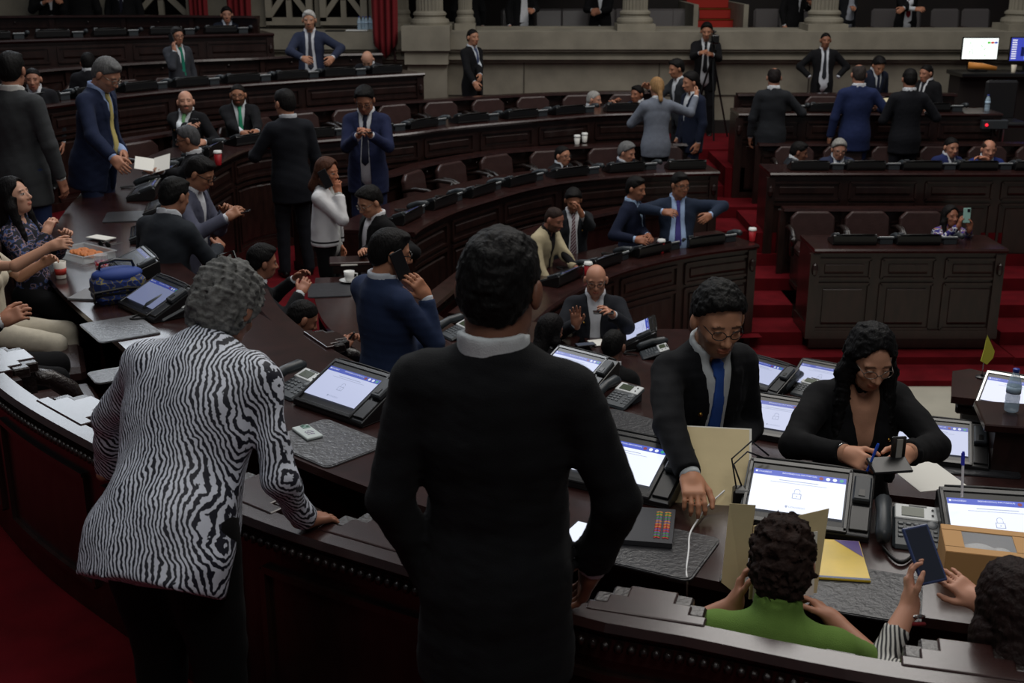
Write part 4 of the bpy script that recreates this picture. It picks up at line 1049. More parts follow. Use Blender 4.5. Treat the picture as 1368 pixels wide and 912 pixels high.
def monitor_proto(tag_, white, k, chrome=False, z1=.15, Dp=.27):
    r_ = empty('desk_monitor', (0, 0, 0)); W_, z0 = .455, .022
    ang = math.atan2(z1-z0, Dp); sl = math.hypot(Dp, z1-z0)
    mb = MB(); ol = [(-Dp/2, 0), (Dp/2-.02, 0), (Dp/2, .03), (Dp/2, z1-.01), (Dp/2-.012, z1), (-Dp/2, z0)]
    v = [(-W_/2, y, z) for y, z in ol]+[(W_/2, y, z) for y, z in ol]; n = len(ol)
    mb.add(v, [tuple(range(n)), tuple(range(n, 2*n))[::-1]]+[(i, n+i, n+(i+1) % n, (i+1) % n) for i in range(n)])
    h_ = mb.build('housing', PLAST, r_); b = h_.modifiers.new('b', 'BEVEL'); b.width = .006; b.segments = 2
    M_ = Matrix.Translation((-.035, -.002, (z0+z1)/2+.004))@Matrix.Rotation(ang, 4, 'X')
    mb = MB()
    for (x, y, w, h) in ((0, sl/2-.012, .37, .022), (0, -sl/2+.012, .37, .022), (-.178, 0, .016, sl-.01), (.178, 0, .016, sl-.01)): mb.box((x, y, 0), (w, h, .010), bev=.003)
    mb.xf(M_); mb.build('bezel', CHROME if chrome else mat('bezel_plastic', (30, 30, 31), .22, spec=.7), r_)
    mb = MB(); screen_mesh(mb); mb.xf(M_@Matrix.Translation((0, .002, .0035))@Matrix.Diagonal((1, min(1, (sl-.05)/.195), 1, 1))); mb.build('screen', smats(tag_, white, k), r_)
    M2 = Matrix.Translation((.188, -.002, (z0+z1)/2+.003))@Matrix.Rotation(ang, 4, 'X')
    mb = MB(); mb.box((0, .05, .012), (.062, .115, .028), bev=.006); mb.box((0, .025, .027), (.022, .03, .003), m=1); mb.xf(M2); mb.build('card_reader', [PLASTG, PLAST], r_)
    mb = MB(); mb.box((0, -.075, .0), (.066, .11, .012), bev=.003); mb.xf(M2); mb.build('side_plate', CHROME if chrome else PLAST, r_)
    mb = MB(); mb.tube([(-.20, Dp/2, z1+.005), (-.06, Dp/2+.002, z1+.008), (.1, Dp/2+.002, z1+.006), (.2, Dp/2-.005, z1)], .006, 6); mb.build('cable', CABLE, r_, True)
    return r_
MON = {'bright': monitor_proto('bright', (232, 238, 255), 1.0), 'mid': monitor_proto('mid', (200, 208, 240), .75), 'dim': monitor_proto('dim', (150, 160, 200), .45), 'off': monitor_proto('off', (30, 32, 40), .3, False, .108, .24), 'chrome': monitor_proto('chrome', (215, 220, 245), .95, True)}
used = set()
def inst(d, key, loc, face, label, cat, group=None):
    """face = heading of the user looking at the device"""
    o = d[key] if key not in used else copy_tree(d[key]); used.add(key)
    for k in ('label', 'category', 'group'):
        if k in o: del o[k]
    o.location = loc; o.rotation_euler = (0, 0, R(face-90)); return tag(o, label, cat, group)
def phone_proto():
    r_ = empty('desk_phone', (0, 0, 0)); Mt = Matrix.Translation((0, 0, .034))@Matrix.Rotation(R(18), 4, 'X')
    mb = MB(); mb.box((.02, 0, 0), (.165, .215, .024), bev=.010); mb.xf(Mt); mb.box((.02, .05, .025), (.13, .09, .05)); mb.build('phone_base', PHONEP, r_)
    mb = MB(); mb.box((.022, .068, .013), (.155, .075, .008), bev=.008); mb.xf(Mt); dp = mb.build('display_panel', SILV, r_)
    mb = MB(); mb.box((.005, .066, .0175), (.075, .045, .004)); mb.xf(Mt); mb.build('display', mat('lcd', (62, 72, 52), .2), dp)
    mb = MB(); mb.box((.022, .098, .0175), (.06, .008, .003)); mb.ball((.072, .082, .018), .005, 6); mb.ball((.072, .055, .018), .005, 6); mb.xf(Mt); mb.build('button', PLAST, dp)
    mb = MB()
    for i in range(3):
        for j in range(4): mb.box((-.035+.026*i, .008-.021*j, .0135), (.018, .012, .006), bev=.002)
    for i in range(2):
        for j in range(3): mb.box((.058+.022*i, -.02-.022*j, .0135), (.014, .010, .005), bev=.002)
    mb.ball((.07, .012, .012), (.020, .020, .006), 12); mb.xf(Mt); mb.build('keypad', mat('key_plastic', (84, 88, 92), .4), r_)
    mb = MB(); mb.tube([(-.095, .11, .075), (-.095, .085, .085), (-.095, .0, .080), (-.095, -.085, .045), (-.095, -.11, .028)], [.024, .030, .025, .028, .022], 12); mb.build('handset', PHONEP, r_, True)
    mb = MB(); n = 150; mb.tube([(-.095+.11*t-.0*t, -.12-.10*math.sin(t*3.1)-.0+.006*math.cos(t*170), .010+.006*math.sin(t*170)) for t in [k/n for k in range(n+1)]], .0028, 5); mb.build('coiled_cord', CABLE, r_, True)
    return r_
PH = {'phone': phone_proto()}
def ring_place(key, px, py, z, off=None):
    """device on the desk below pixel, turned to face the seats"""
    w_ = np.array(W(px, py, z)[:2]); Q = CUR[key]; i = int(np.argmin(np.linalg.norm(Q-w_, axis=1))); t = Q[min(i+2, len(Q)-1)]-Q[max(i-2, 0)]; t /= np.linalg.norm(t)
    nn = np.array([-t[1], t[0]])*SIDE[key]
    if off is not None: w_ = Q[i]+nn*off
    return (w_[0], w_[1]), math.degrees(math.atan2(-nn[1], -nn[0]))
def mon(key, px, py, deskz, row, label, dface=0, group=None, off=None):
    (x, y), a = ring_place(row, px, py, deskz+.09, off); inst(MON, key, (x, y, deskz+.002), a+dface, label, 'monitor', group); return x, y
def pho(px, py, deskz, row, label, dface=0, group=None, off=None):
    (x, y), a = ring_place(row, px, py, deskz+.04, off); inst(PH, 'phone', (x, y, deskz+.002), a+dface, label, 'telephone', group); return x, y
mon('bright', 1078, 662, D3, 'F3', 'large lit desk monitor in front of the woman writing, showing a padlock', 4)
mon('bright', 1350, 700, D3, 'F3', 'lit desk monitor with padlock at the right photo edge beside the kraft box', 5)
mon('bright', 838, 618, D3, 'F3', 'lit desk monitor half hidden between the black suit and the man with blue tie')
mon('mid', 465, 520, D3, 'F3', 'greyish lit desk monitor left of the black suited back', 6)
mon('dim', 208, 395, D3, 'F3', 'tilted desk monitor beside the blue lunch bag', 8)
mon('off', 178, 345, D3, 'F3', 'dark desk monitor between the cookie tray and the grey suited back')
mon('off', 196, 300, D3, 'F3', 'dark desk monitor behind the plastic cup, left of the grey suit')
mon('off', 214, 268, D3, 'F3', 'dark desk monitor farthest along the left desk, near the standing papers')
mon('mid', 768, 492, D2, 'F2n', 'lit desk monitor beside the right ear of the black suited man', 0)
mon('mid', 1046, 558, D2, 'F2n', 'lit desk monitor between the man with blue tie and the woman writing')
mon('mid', 1256, 588, D2, 'F2n', 'lit monitor with shiny side plate right of the woman writing', -4)
mon('chrome', 1366, 528, D2, 'F2n', 'chrome edged monitor at the right photo edge behind the bottle', -22)
mon('mid', 852, 442, D1, 'F1n', 'angled lit monitor below the bald seated man', -12)
mon('mid', 1016, 498, D1, 'F1n', 'lit monitor just right of the blue tie man, on the innermost desk', 4)
mon('mid', 1102, 505, D1, 'F1n', 'small lit monitor left of the woman writing, on the innermost desk', 4)
pho(1217, 704, D3, 'F3', 'grey desk phone with silver display between the two front monitors', 2)
pho(396, 512, D3, 'F3', 'grey desk phone right of the zebra blouse', 4)
pho(228, 412, D3, 'F3', 'desk phone beside the tilted monitor and the curly grey hair', 6)
pho(828, 528, D2, 'F2n', 'grey desk phone right of the black suited shoulder')
pho(1076, 517, D1, 'F1n', 'grey desk phone with silver panel on the innermost desk')
pho(874, 468, D1, 'F1n', 'grey desk phone beside the angled monitor under the bald man', -10)
pho(610, 440, D2, 'F2n', 'desk phone seen between the blue suit and the black suit')
# folded monitors along the far rows (one for each seat)
def row_devices(key, z, label, group, s0, step, skip=(), face=0):
    Q = CUR[key]; sd = SIDE[key]; L_ = length(Q); s = s0; k = 0
    while s < L_-.25:
        p, t = at_s(Q, s); nn = np.array([-t[1], t[0]])*sd; c = p+nn*.22; pp = PXY((c[0], c[1], z))
        if k not in skip and -20 < pp[0] < 1390:
            a = math.degrees(math.atan2(-nn[1], -nn[0]))
            inst(MON, 'off', (c[0], c[1], z+.002), a, label, 'monitor', group)
            c2 = p+nn*.25+t*(.36)
            if s+.5 < L_: inst(PH, 'phone', (c2[0], c2[1], z+.002), a, label.replace('low black desk monitor', 'desk phone').replace('desk monitor', 'desk phone'), 'telephone', group.replace('monitors', 'phones'))
        s += step; k += 1
row_devices('F3', D3, 'low black desk monitor on the far curved desk below the stone wall', 'desk monitors of the far curved row', 9.95, .74)
row_devices('F2', D2, 'low black desk monitor on the middle curved desk', 'desk monitors of the middle curved row', .45, .72)
row_devices('F1f', D1, 'low black desk monitor on the short curved desk with coffee cups', 'desk monitors of the short curved desk', 1.25, .68)
row_devices('F4', .91, 'low black desk monitor on the raised left desk', 'desk monitors of the raised left row', .3, .70)
row_devices('F5', 1.35, 'low black desk monitor on the topmost left desk', 'desk monitors of the topmost row', .3, .78)
row_devices('R1', D1, 'low black desk monitor on the front right block', 'desk monitors of the front right block', .45, .66)
row_devices('R2', D2, 'low black desk monitor on the second right desk', 'desk monitors of the second right row', .5, .66)
row_devices('R3', D3, 'low black desk monitor on the rear right desk', 'desk monitors of the rear right row', .5, .7)
# leather pads
def pad(px, py, z, row, w, d, label, rot=0, m=PAD, cat='desk pad', name='desk_pad', th=.008):
    (x, y), a = ring_place(row, px, py, z); r_ = empty(name, (x, y, z+.001), R(a-90+rot), label, cat)
    mb = MB(); rr = .03; ol = []
    for (cx, cy, a0) in ((w/2-rr, d/2-rr, 0), (-w/2+rr, d/2-rr, 90), (-w/2+rr, -d/2+rr, 180), (w/2-rr, -d/2+rr, 270)):
        for k in range(4): ol.append((cx+rr*math.cos(R(a0+30*k)), cy+rr*math.sin(R(a0+30*k))))
    mb.prism(ol, 0, th*.7); mb.prism([(a_*.97, b_*.97) for a_, b_ in ol], th*.7, th); mb.build('pad_body', m, r_); return r_
pad(436, 592, D3, 'F3', .43, .34, 'grey leather desk pad under the white phone')
pad(160, 440, D3, 'F3', .42, .33, 'smooth grey desk pad left of the zebra shoulder')
pad(150, 502, D3, 'F3', .2, .2, 'corner of a desk pad at the left edge of the zebra blouse')
pad(170, 290, D3, 'F3', .40, .34, 'dark desk pad behind the paper napkin', m=PADD)
pad(205, 250, D3, 'F3', .36, .3, 'dark desk pad at the far end of the left desk', m=PADD)
pad(858, 730, D3, 'F3', .46, .34, 'dark leather desk pad right of the black suited elbow', m=PADD)
pad(1010, 765, D3, 'F3', .2, .24, 'dark glossy pad corner left of the seated woman in green', m=PADD)
pad(1140, 790, D3, 'F3', .42, .32, 'dark leather desk pad under the yellow magazine', m=PADD)
pad(1300, 620, D2, 'F2n', .4, .3, 'dark desk pad right of the lit monitor with shiny side plate', m=PADD)
pad(440, 388, D2, 'F2n', .4, .32, 'grey desk pad under the teacup', m=PADD)
pad(838, 568, D2, 'F2n', .4, .3, 'dark desk pad below the grey desk phone at centre', m=PADD)
# smartphones
def smartphone(loc, ydir, n, label, case=(25, 25, 28), scr=(30, 34, 44), es=.15, cam_=False, name='smartphone', w=.076, h=.155):
    y = Vector(ydir).normalized(); z = Vector(n); z = (z-z.dot(y)*y).normalized(); x = y.cross(z)
    r_ = empty(name, (0, 0, 0), 0, label, 'phone'); r_.matrix_world = Matrix.Translation(loc)@Matrix((x, y, z)).transposed().to_4x4()
    mb = MB(); mb.box((0, 0, 0), (w, h, .010), bev=.003)
    if cam_: mb.box((-.016, .052, -.006), (.03, .034, .003), m=1); 
    mb.build('case', [mat('case_%d_%d_%d' % case, case, .35), mat('camera_glass', (30, 32, 40), .1)], r_)
    mb = MB(); mb.box((0, 0, .0053), (w-.014, h-.014, .001)); mb.build('screen', mat('phone_screen_%d_%d_%d' % scr, (15, 16, 18), .08, emit=scr, es=es), r_)
    return r_
# white patterned phone on the grey pad
(x, y), a = ring_place('F3', 411, 582, D3)
r_ = empty('smartphone', (x, y, D3+.010), R(a-90+78), 'white cased phone lying face down on the grey leather desk pad', 'phone')
mb = MB(); mb.box((0, 0, .006), (.076, .155, .012), bev=.003); mb.build('case', mat('phone_white', (190, 200, 198), .4), r_)
mb = MB(); mb.box((.014, .050, .013), (.034, .036, .003), bev=.001); mb.ball((.006, .058, .0145), .007, 8); mb.ball((.022, .044, .0145), .007, 8); mb.build('camera_bump', mat('mint', (120, 150, 140), .3), r_)
mb = MB()
for k in range(9): mb.box((-.012+.012*(k % 3)+.003*(k % 2), -.04+.017*(k//3)+.004*(k % 2), .0125), (.010, .006+.004*(k % 2), .0008), Matrix.Rotation(k*.7, 3, 'Z'))
mb.build('print', mat('phone_print', (120, 110, 135), .5), r_)
def flat(px, py, z, w, d, label, cat, name, m, rot=0, th=.002):
    c = W(px, py, z); r_ = empty(name, (c[0], c[1], z+.001), R(rot), label, cat); mb = MB(); mb.box((0, 0, th/2), (w, d, th)); mb.build('sheet' if th < .01 else 'cover', m, r_); return r_
# papers, folders, magazine, notebook
flat(1238, 636, D2+.3, .22, .28, 'white paper sheet between the woman writing and the right monitor', 'paper', 'paper_sheet', PAPER, 12)
flat(412, 425, .3, .1, .1, 'x', 'x', 'x', PAPER) if False else None
nb = flat(120, 395, D3+.0, .17, .22, 'grey notepad on the desk left of the blue lunch bag', 'notepad', 'notepad', mat('notepad_grey', (120, 120, 122), .6), -8, .012)
mg = flat(1112, 748, D3+.010, .21, .28, 'yellow and purple magazine beside the woman in green', 'magazine', 'magazine', mat('magazine_yellow', (214, 180, 48), .3, var=.15, vscale=6), -8, .006)
mb = MB(); mb.add([(.02, .138, .0068), (.103, .138, .0068), (.103, .02, .0068)], [(0, 2, 1)]); mb.build('purple_corner', mat('magazine_purple', (70, 44, 120), .3), mg)
mb = MB(); mb.box((0, -.132, .0066), (.208, .012, .001)); mb.build('bottom_strip', mat('magazine_blue', (40, 60, 100), .3), mg)
bk = flat(862, 706, D3+.010, .20, .27, 'black notebook with woven multicolour trim beside the suited elbow', 'notebook', 'notebook', mat('notebook_black', (42, 43, 48), .6), -10, .018)
cols = [mat('weave_%d' % i, c, .7) for i, c in enumerate(((190, 50, 45), (70, 140, 70), (210, 140, 60), (120, 90, 150)))]
for xx in (.045, .075):
    mb = MB()
    for k in range(20):
        for sx in (-1, 1): mb.box((sx*.0055, -.10+.0105*k+0.0, .0196), (.012, .006, .002), Matrix.Rotation(sx*-.6, 3, 'Z'), m=(k//2+(k % 3)) % 4)
    mb.xf(Matrix.Translation((xx, 0, 0))); mb.build('woven_trim', cols, bk)
# open laptop-like tablet below the suited arm
(x, y), a = ring_place('F3', 782, 722, D3+.01); r_ = empty('tablet', (x, y, D3+.002), R(a-90), 'lit white tablet glimpsed under the black suited arm', 'tablet')
mb = MB(); mb.box((0, 0, .005), (.19, .26, .009), bev=.003); mb.build('tablet_body', PLAST, r_); mb = MB(); mb.box((0, .0, .0102), (.17, .24, .001)); mb.build('screen', smats('bright', (232, 238, 255), 1.0)[0], r_)
# beige folder with papers behind the man's hand
c = W(952, 684, D3)
r_ = empty('paper_folder', (c[0], c[1]+.08, D3+.01), R(-8), 'beige manila folder of papers propped below the blue tie', 'folder')
Mf = Matrix.Rotation(R(42), 4, 'X')
mb = MB(); mb.box((0, .14, 0), (.29, .32, .004)); mb.xf(Mf@Matrix.Translation((0, 0, 0))); mb.build('front_cover', MANILA, r_)
mb = MB(); mb.box((.012, .148, -.010), (.285, .32, .012)); mb.xf(Mf); mb.build('paper_stack', PAPER, r_)
mb = MB(); mb.box((0, .14, -.020), (.30, .33, .004)); mb.xf(Mf); mb.build('back_cover', MANILA, r_)
# charger and cables
c = W(990, 668, D3+.04); r_ = empty('power_adapter', (c[0], c[1], D3), R(-6), 'black power adapter left of the front monitor', 'adapter'); mb = MB(); mb.box((0, 0, .045), (.065, .06, .09), bev=.008); mb.build('adapter_body', PLAST, r_)
mb = MB(); mb.tube([(0, .02, .09), (-.03, .05, .16), (.02, .08, .2), (.08, .1, .17)], .0035, 6); mb.tube([(-.02, 0, .09), (-.04, .03, .19), (.03, .06, .25), (.10, .1, .18)], .0035, 6); mb.build('cable', CABLE, r_, True)
P = [W(968, 655, D3+.05), W(945, 676, D3+.02), W(935, 690, D3+.012), W(922, 712, D3+.008), W(920, 735, D3+.008), W(917, 760, D3+.006), W(918, 776, D3-.01), W(918, 800, D3-.2), W(919, 850, D3-.5)]
mb = MB(); Q = []; P_ = [np.array(p_) for p_ in P]
for i in range(len(P_)-1):
    a_, b_, c_, d_ = P_[max(i-1, 0)], P_[i], P_[i+1], P_[min(i+2, len(P_)-1)]
    for k in range(6):
        t = k/6; Q.append(tuple(.5*((2*b_)+(c_-a_)*t+(2*a_-5*b_+4*c_-d_)*t*t+(3*b_-a_-3*c_+d_)*t**3)))
mb.tube(Q, .0035, 6); tag(mb.build('charging_cable', WCABLE, None, True), 'white charging cable hanging over the desk edge beside the hand', 'cable')
# kraft cake box
c = W(1300, 768, D3); r_ = empty('kraft_box', (c[0]+.04, c[1]+.02, D3+.001), R(-14), 'kraft cardboard box with a clear window at right', 'box')
K = mat('kraft', (196, 150, 96), .75)
mb = MB(); w, d, h = .27, .20, .11
mb.box((0, 0, .003), (w, d, .004)); mb.box((-w/2, 0, h/2), (.003, d, h)); mb.box((w/2, 0, h/2), (.003, d, h)); mb.box((0, -d/2, h/2), (w, .003, h)); mb.box((0, d/2, h/2), (w, .003, h)); mb.build('carton', K, r_)
mb = MB(); mb.box((0, d/2-.018, h), (w, .036, .003)); mb.box((0, -d/2+.02, h), (w, .04, .003)); mb.box((-w/2+.03, -.002, h), (.06, d-.078, .003)); mb.box((w/2-.025, -.002, h), (.05, d-.078, .003)); mb.build('lid', K, r_)
mb = MB(); mb.box((.005, 0, h-.002), (w-.1, d-.07, .001)); mb.build('window', mat('box_window', (230, 235, 240), .05, alpha=.25), r_)
mb = MB(); mb.ball((-.02, 0, .05), (.08, .055, .045), 14); mb.ball((.05, .01, .045), (.05, .04, .04), 12); mb.build('pastry', mat('white_wrap', (205, 200, 192), .5, bump=.6, bscale=30), r_, True)
# pens
def pen(p, d, label, col=(40, 80, 190), L_=.145, tip=(220, 220, 225)):
    r_ = empty('pen', (0, 0, 0), 0, label, 'pen'); d = Vector(d).normalized(); r_.matrix_world = Matrix.Translation(p)@d.to_track_quat('Z', 'Y').to_matrix().to_4x4()
    mb = MB(); mb.lathe([(.004, 0), (.0045, .01), (.0045, L_*.75), (.004, L_*.78)], 10); mb.build('barrel', mat('pen_%d_%d_%d' % tip, tip, .3), r_, True)
    mb = MB(); mb.lathe([(.0055, L_*.7), (.0055, L_*.95), (.004, L_)], 10); mb.box((.006, 0, L_*.84), (.002, .003, .04)); mb.build('cap', mat('pen_%d_%d_%d' % col, col, .3), r_)
    return r_
pen(W(1285, 664, D3+.16), (.0, .2, .9), 'white pen with blue cap standing behind the right monitor', (50, 60, 190), .16)
# bottle near right
c = W(1342, 612, D2+.02); bottle((c[0], c[1], D2+.27), .22, 'small clear water bottle with blue cap beside the right monitor')
mb = MB(); r_ = empty('end_shelf', (c[0]+.02, c[1]-.02, D2+.23), R(-12), 'glossy red-brown wooden ledge under the water bottle', 'shelf')
mb.box((.04, .0, .01), (.42, .34, .04), bev=.006); mb.build('shelf_top', WTOP, r_); mb = MB(); mb.box((.04, 0, -.12), (.30, .24, .22)); mb.build('shelf_body', WOODP, r_)
# pennant
c = W(1312, 500, .1); r_ = empty('pennant', (c[0], c[1], .082), 0, 'small yellow pennant on a black stand', 'pennant')
mb = MB(); mb.lathe([(.035, 0), (.035, .006), (.01, .01), (.008, .02)], 16); mb.build('stand', PLAST, r_)
mb = MB(); mb.tube([(0, 0, .01), (0, 0, .26)], .0025, 6); mb.build('rod', CHROME, r_)
mb = MB(); v = [(0, 0, .26), (.055, .01, .16), (.05, -.01, .12), (.02, .012, .08), (-.018, 0, .10), (-.005, -.01, .18)]; mb.prism([(a, b) for a, _, b in v], -.004, .004, Matrix.Rotation(math.pi/2, 4, 'X')); mb.build('flag_cloth', mat('yellow_cloth', (205, 200, 70), .8), r_)
# left table: tray, cup, bag, napkin
def at3(px, py): return W(px, py, D3)
c = at3(113, 345); r_ = empty('plastic_tray', (c[0], c[1], D3+.009), R(-38), 'clear plastic tray of cookies on the left desk', 'tray')
CP = mat('clear_tray', (225, 230, 232), .08, alpha=.35, spec=.9)
mb = MB(); mb.box((0, 0, .002), (.36, .24, .003))
for (x, y, w, d) in ((0, .12, .36, .006), (0, -.12, .36, .006), (.18, 0, .006, .24), (-.18, 0, .006, .24)): mb.box((x, y, .025), (w, d, .05))
for (x, y, w, d) in ((0, .125, .38, .014), (0, -.125, .38, .014), (.186, 0, .014, .25), (-.186, 0, .014, .25)): mb.box((x, y, .05), (w, d, .004))
mb.build('tray_shell', CP, r_)
CK = mat('cookie', (190, 110, 52), .7, var=.2, vscale=60)
ck = None
for k in range(12):
    if ck is None:
        r2 = empty('cookie', (0, 0, 0), 0, 'golden brown cookie in the clear plastic tray', 'cookie', 'cookies in the clear tray'); mb = MB(); mb.lathe([(.028, 0), (.032, .004), (.030, .009), (.02, .011)], 14); mb.build('biscuit', CK, r2, True); ck = r2; o = r2
    else: o = copy_tree(ck)
    o.matrix_world = r_.matrix_basis@Matrix.Translation((-.12+.055*(k % 6)*.75, .02+.06*(k//6)-.02, .012+.008*(k % 2)))@Matrix.Rotation(.5, 4, 'Y')
def cup(loc, label, body=(170, 25, 35), lid=True, h=.12, r=.04, group=None, band=None):
    r_ = empty('coffee_cup', loc, 0, label, 'cup', group); mb = MB(); mb.lathe([(r*.72, 0), (r*.74, .004), (r*.98, h), (r*.92, h), (r*.9, h-.01)], 20); mb.build('cup_body', mat('cup_%d_%d_%d' % body, body, .5), r_, True)
    if lid: mb = MB(); mb.lathe([(r*1.06, h-.004), (r*1.08, h+.004), (r*1.0, h+.008), (r*.96, h+.022), (r*.7, h+.024)], 20); mb.build('lid', WHITE, r_, True)
    if band: mb = MB(); mb.lathe([(r*.84, h*.25), (r*.92, h*.62)], 20); mb.build('printed_band', mat('band_%d_%d_%d' % band, band, .5), r_, True)
    return r_
c = at3(82, 372); cup((c[0], c[1], D3+.002), 'white paper cup with red stripes beside the cream dress', (220, 215, 205), False, .11, band=(190, 60, 50))
c = at3(137, 365); r_ = empty('plastic_cup', (c[0], c[1], D3+.002), 0, 'clear plastic cup with red print beside the blue bag', 'cup')
mb = MB(); mb.lathe([(.032, 0), (.034, .003), (.045, .12), (.047, .122), (.044, .122)], 20); mb.build('cup_body', CP, r_, True); mb = MB(); mb.lathe([(.0365, .02), (.0435, .08)], 20); mb.build('red_print', patches('red_print', [(190, 30, 50), (225, 215, 215), (190, 30, 50), (80, 90, 160)], 40), r_, True)
r_ = flat(135, 318, D3+.012, .20, .10, 'crumpled white napkin behind the cookie tray', 'napkin', 'napkin', PAPER, -30, .006)
# sunglasses
c = at3(140, 333); r_ = empty('sunglasses', (c[0], c[1], D3+.015), R(-25), 'dark glasses lying by the cookie tray', 'glasses'); mb = MB()
for sx in (-1, 1): mb.ball((sx*.032, 0, .02), (.026, .005, .020), 10)
mb.tube([(-.058, 0, .02), (-.06, .12, .015)], .003, 5); mb.tube([(.058, 0, .02), (.06, .12, .015)], .003, 5); mb.tube([(-.01, 0, .025), (.01, 0, .025)], .003, 5); mb.build('frame', FRAME, r_)
# lunch bag
c = at3(160, 402); r_ = empty('lunch_bag', (c[0], c[1], D3+.002), R(-60+90), 'blue patterned lunch bag with black straps on the left desk', 'bag')
BAG = patches('bag_cloth', [(30, 46, 96), (36, 60, 130), (120, 110, 70), (32, 52, 112), (26, 38, 84)], 22)
mb = MB(); prof = [(.0, .0), (.15, .0), (.155, .02), (.155, .15), (.14, .185), (.10, .20), (0, .205)]
mb.box((0, 0, .085), (.30, .19, .17), bev=.035); mb.build('bag_body', BAG, r_, False)
mb = MB(); mb.ball((0, 0, .165), (.148, .094, .045), 20); mb.build('flap', mat('bag_blue', (40, 66, 140), .7), r_, True)
mb = MB(); mb.tube([(-.152, -.06, .02), (-.155, -.098, .09), (0, -.101, .10), (.155, -.098, .09)], .008, 6); mb.box((0, 0, .07), (.306, .196, .022), bev=.006); mb.build('strap', PLAST, r_)
mb = MB(); mb.tube([(-.1, 0, .20), (-.09, 0, .235), (0, 0, .25), (.09, 0, .235), (.1, 0, .20)], .009, 8); mb.build('carry_handle', PLAST, r_, True)
# teacup
c = W(467, 378, D2); r_ = empty('teacup', (c[0], c[1], D2+.010), 0, 'white teacup on a saucer on the desk end left of the blue suit', 'cup')
mb = MB(); mb.lathe([(.035, 0), (.04, .004), (.075, .014), (.078, .017), (.04, .008)], 24); mb.build('saucer', WHITE, r_, True)
mb = MB(); mb.lathe([(.024, .008), (.034, .02), (.042, .085), (.039, .085), (.03, .03)], 24); mb.tube([(.038, 0, .07), (.062, 0, .066), (.06, 0, .04), (.034, 0, .03)], .005, 6); mb.build('cup_body', WHITE, r_, True)
c = W(466, 352, .1); r_ = empty('paper_napkin', (c[0], c[1], .10), R(10), 'folded white napkin on the ledge behind the teacup', 'napkin'); mb = MB(); mb.box((0, 0, .006), (.13, .16, .008)); mb.build('sheet', PAPER, r_)
r_ = empty('end_shelf', (c[0]+.05, c[1]+.05, D2+.004), R(8), 'narrow wooden ledge behind the teacup', 'shelf'); mb = MB(); mb.box((0, 0, .078), (.42, .22, .03), bev=.006); mb.build('shelf_top', WTOP, r_); mb = MB(); mb.box((0, 0, .03), (.36, .16, .065)); mb.build('shelf_body', WOODP, r_)
# cups on far desks
for (px, py, z, lb) in ((786, 372, D1, 'red coffee cup with white lid beside the tan jacket'), (884, 340, D1, 'red coffee cup with white lid at the middle of the short curved desk'), (1006, 324, D1, 'red coffee cup with white lid at the right end of the short curved desk'), (290, 222, D3, 'red and white cup near the man holding papers')):
    c = W(px, py, z); cup((c[0], c[1]+.06, z+.002), lb)
for i, (px, py) in enumerate(((771, 190), (781, 187))): c = W(px, py, Z2+.86); cup((c[0], c[1], Z2+.832), 'white paper cup on the middle seat back, one of a pair', (220, 218, 212), True, .10, group='pair of white cups on the seat back')
# items near the seated heads at centre
c = W(698, 440, D1); r_ = empty('side_table', (c[0]+.05, c[1]-.05, -1.66), R(-15), 'dark desk top with a tablet left of the innermost monitor', 'table')
mb = MB(); mb.box((0, 0, 1.225), (.85, .55, .04), bev=.01); mb.build('tabletop', WTOP, r_); mb = MB(); mb.box((0, 0, .6), (.7, .42, 1.2)); mb.build('cabinet', WOODP, r_)
smartphone(Vector(W(782, 460, D1+.02)), (1, .3, 0), (0, 0, 1), 'grey screened phone on the innermost desk between the two dark heads', scr=(90, 96, 110), es=.5)
flat(799, 458, D1+.004, .12, .15, 'white card on the innermost desk', 'card', 'paper_card', PAPER, 20, .004)
smartphone(Vector(W(757, 442, D1+.03)), (1, -.5, 0), (0, 0, 1), 'dark phone on the small table beside the bald man hand')
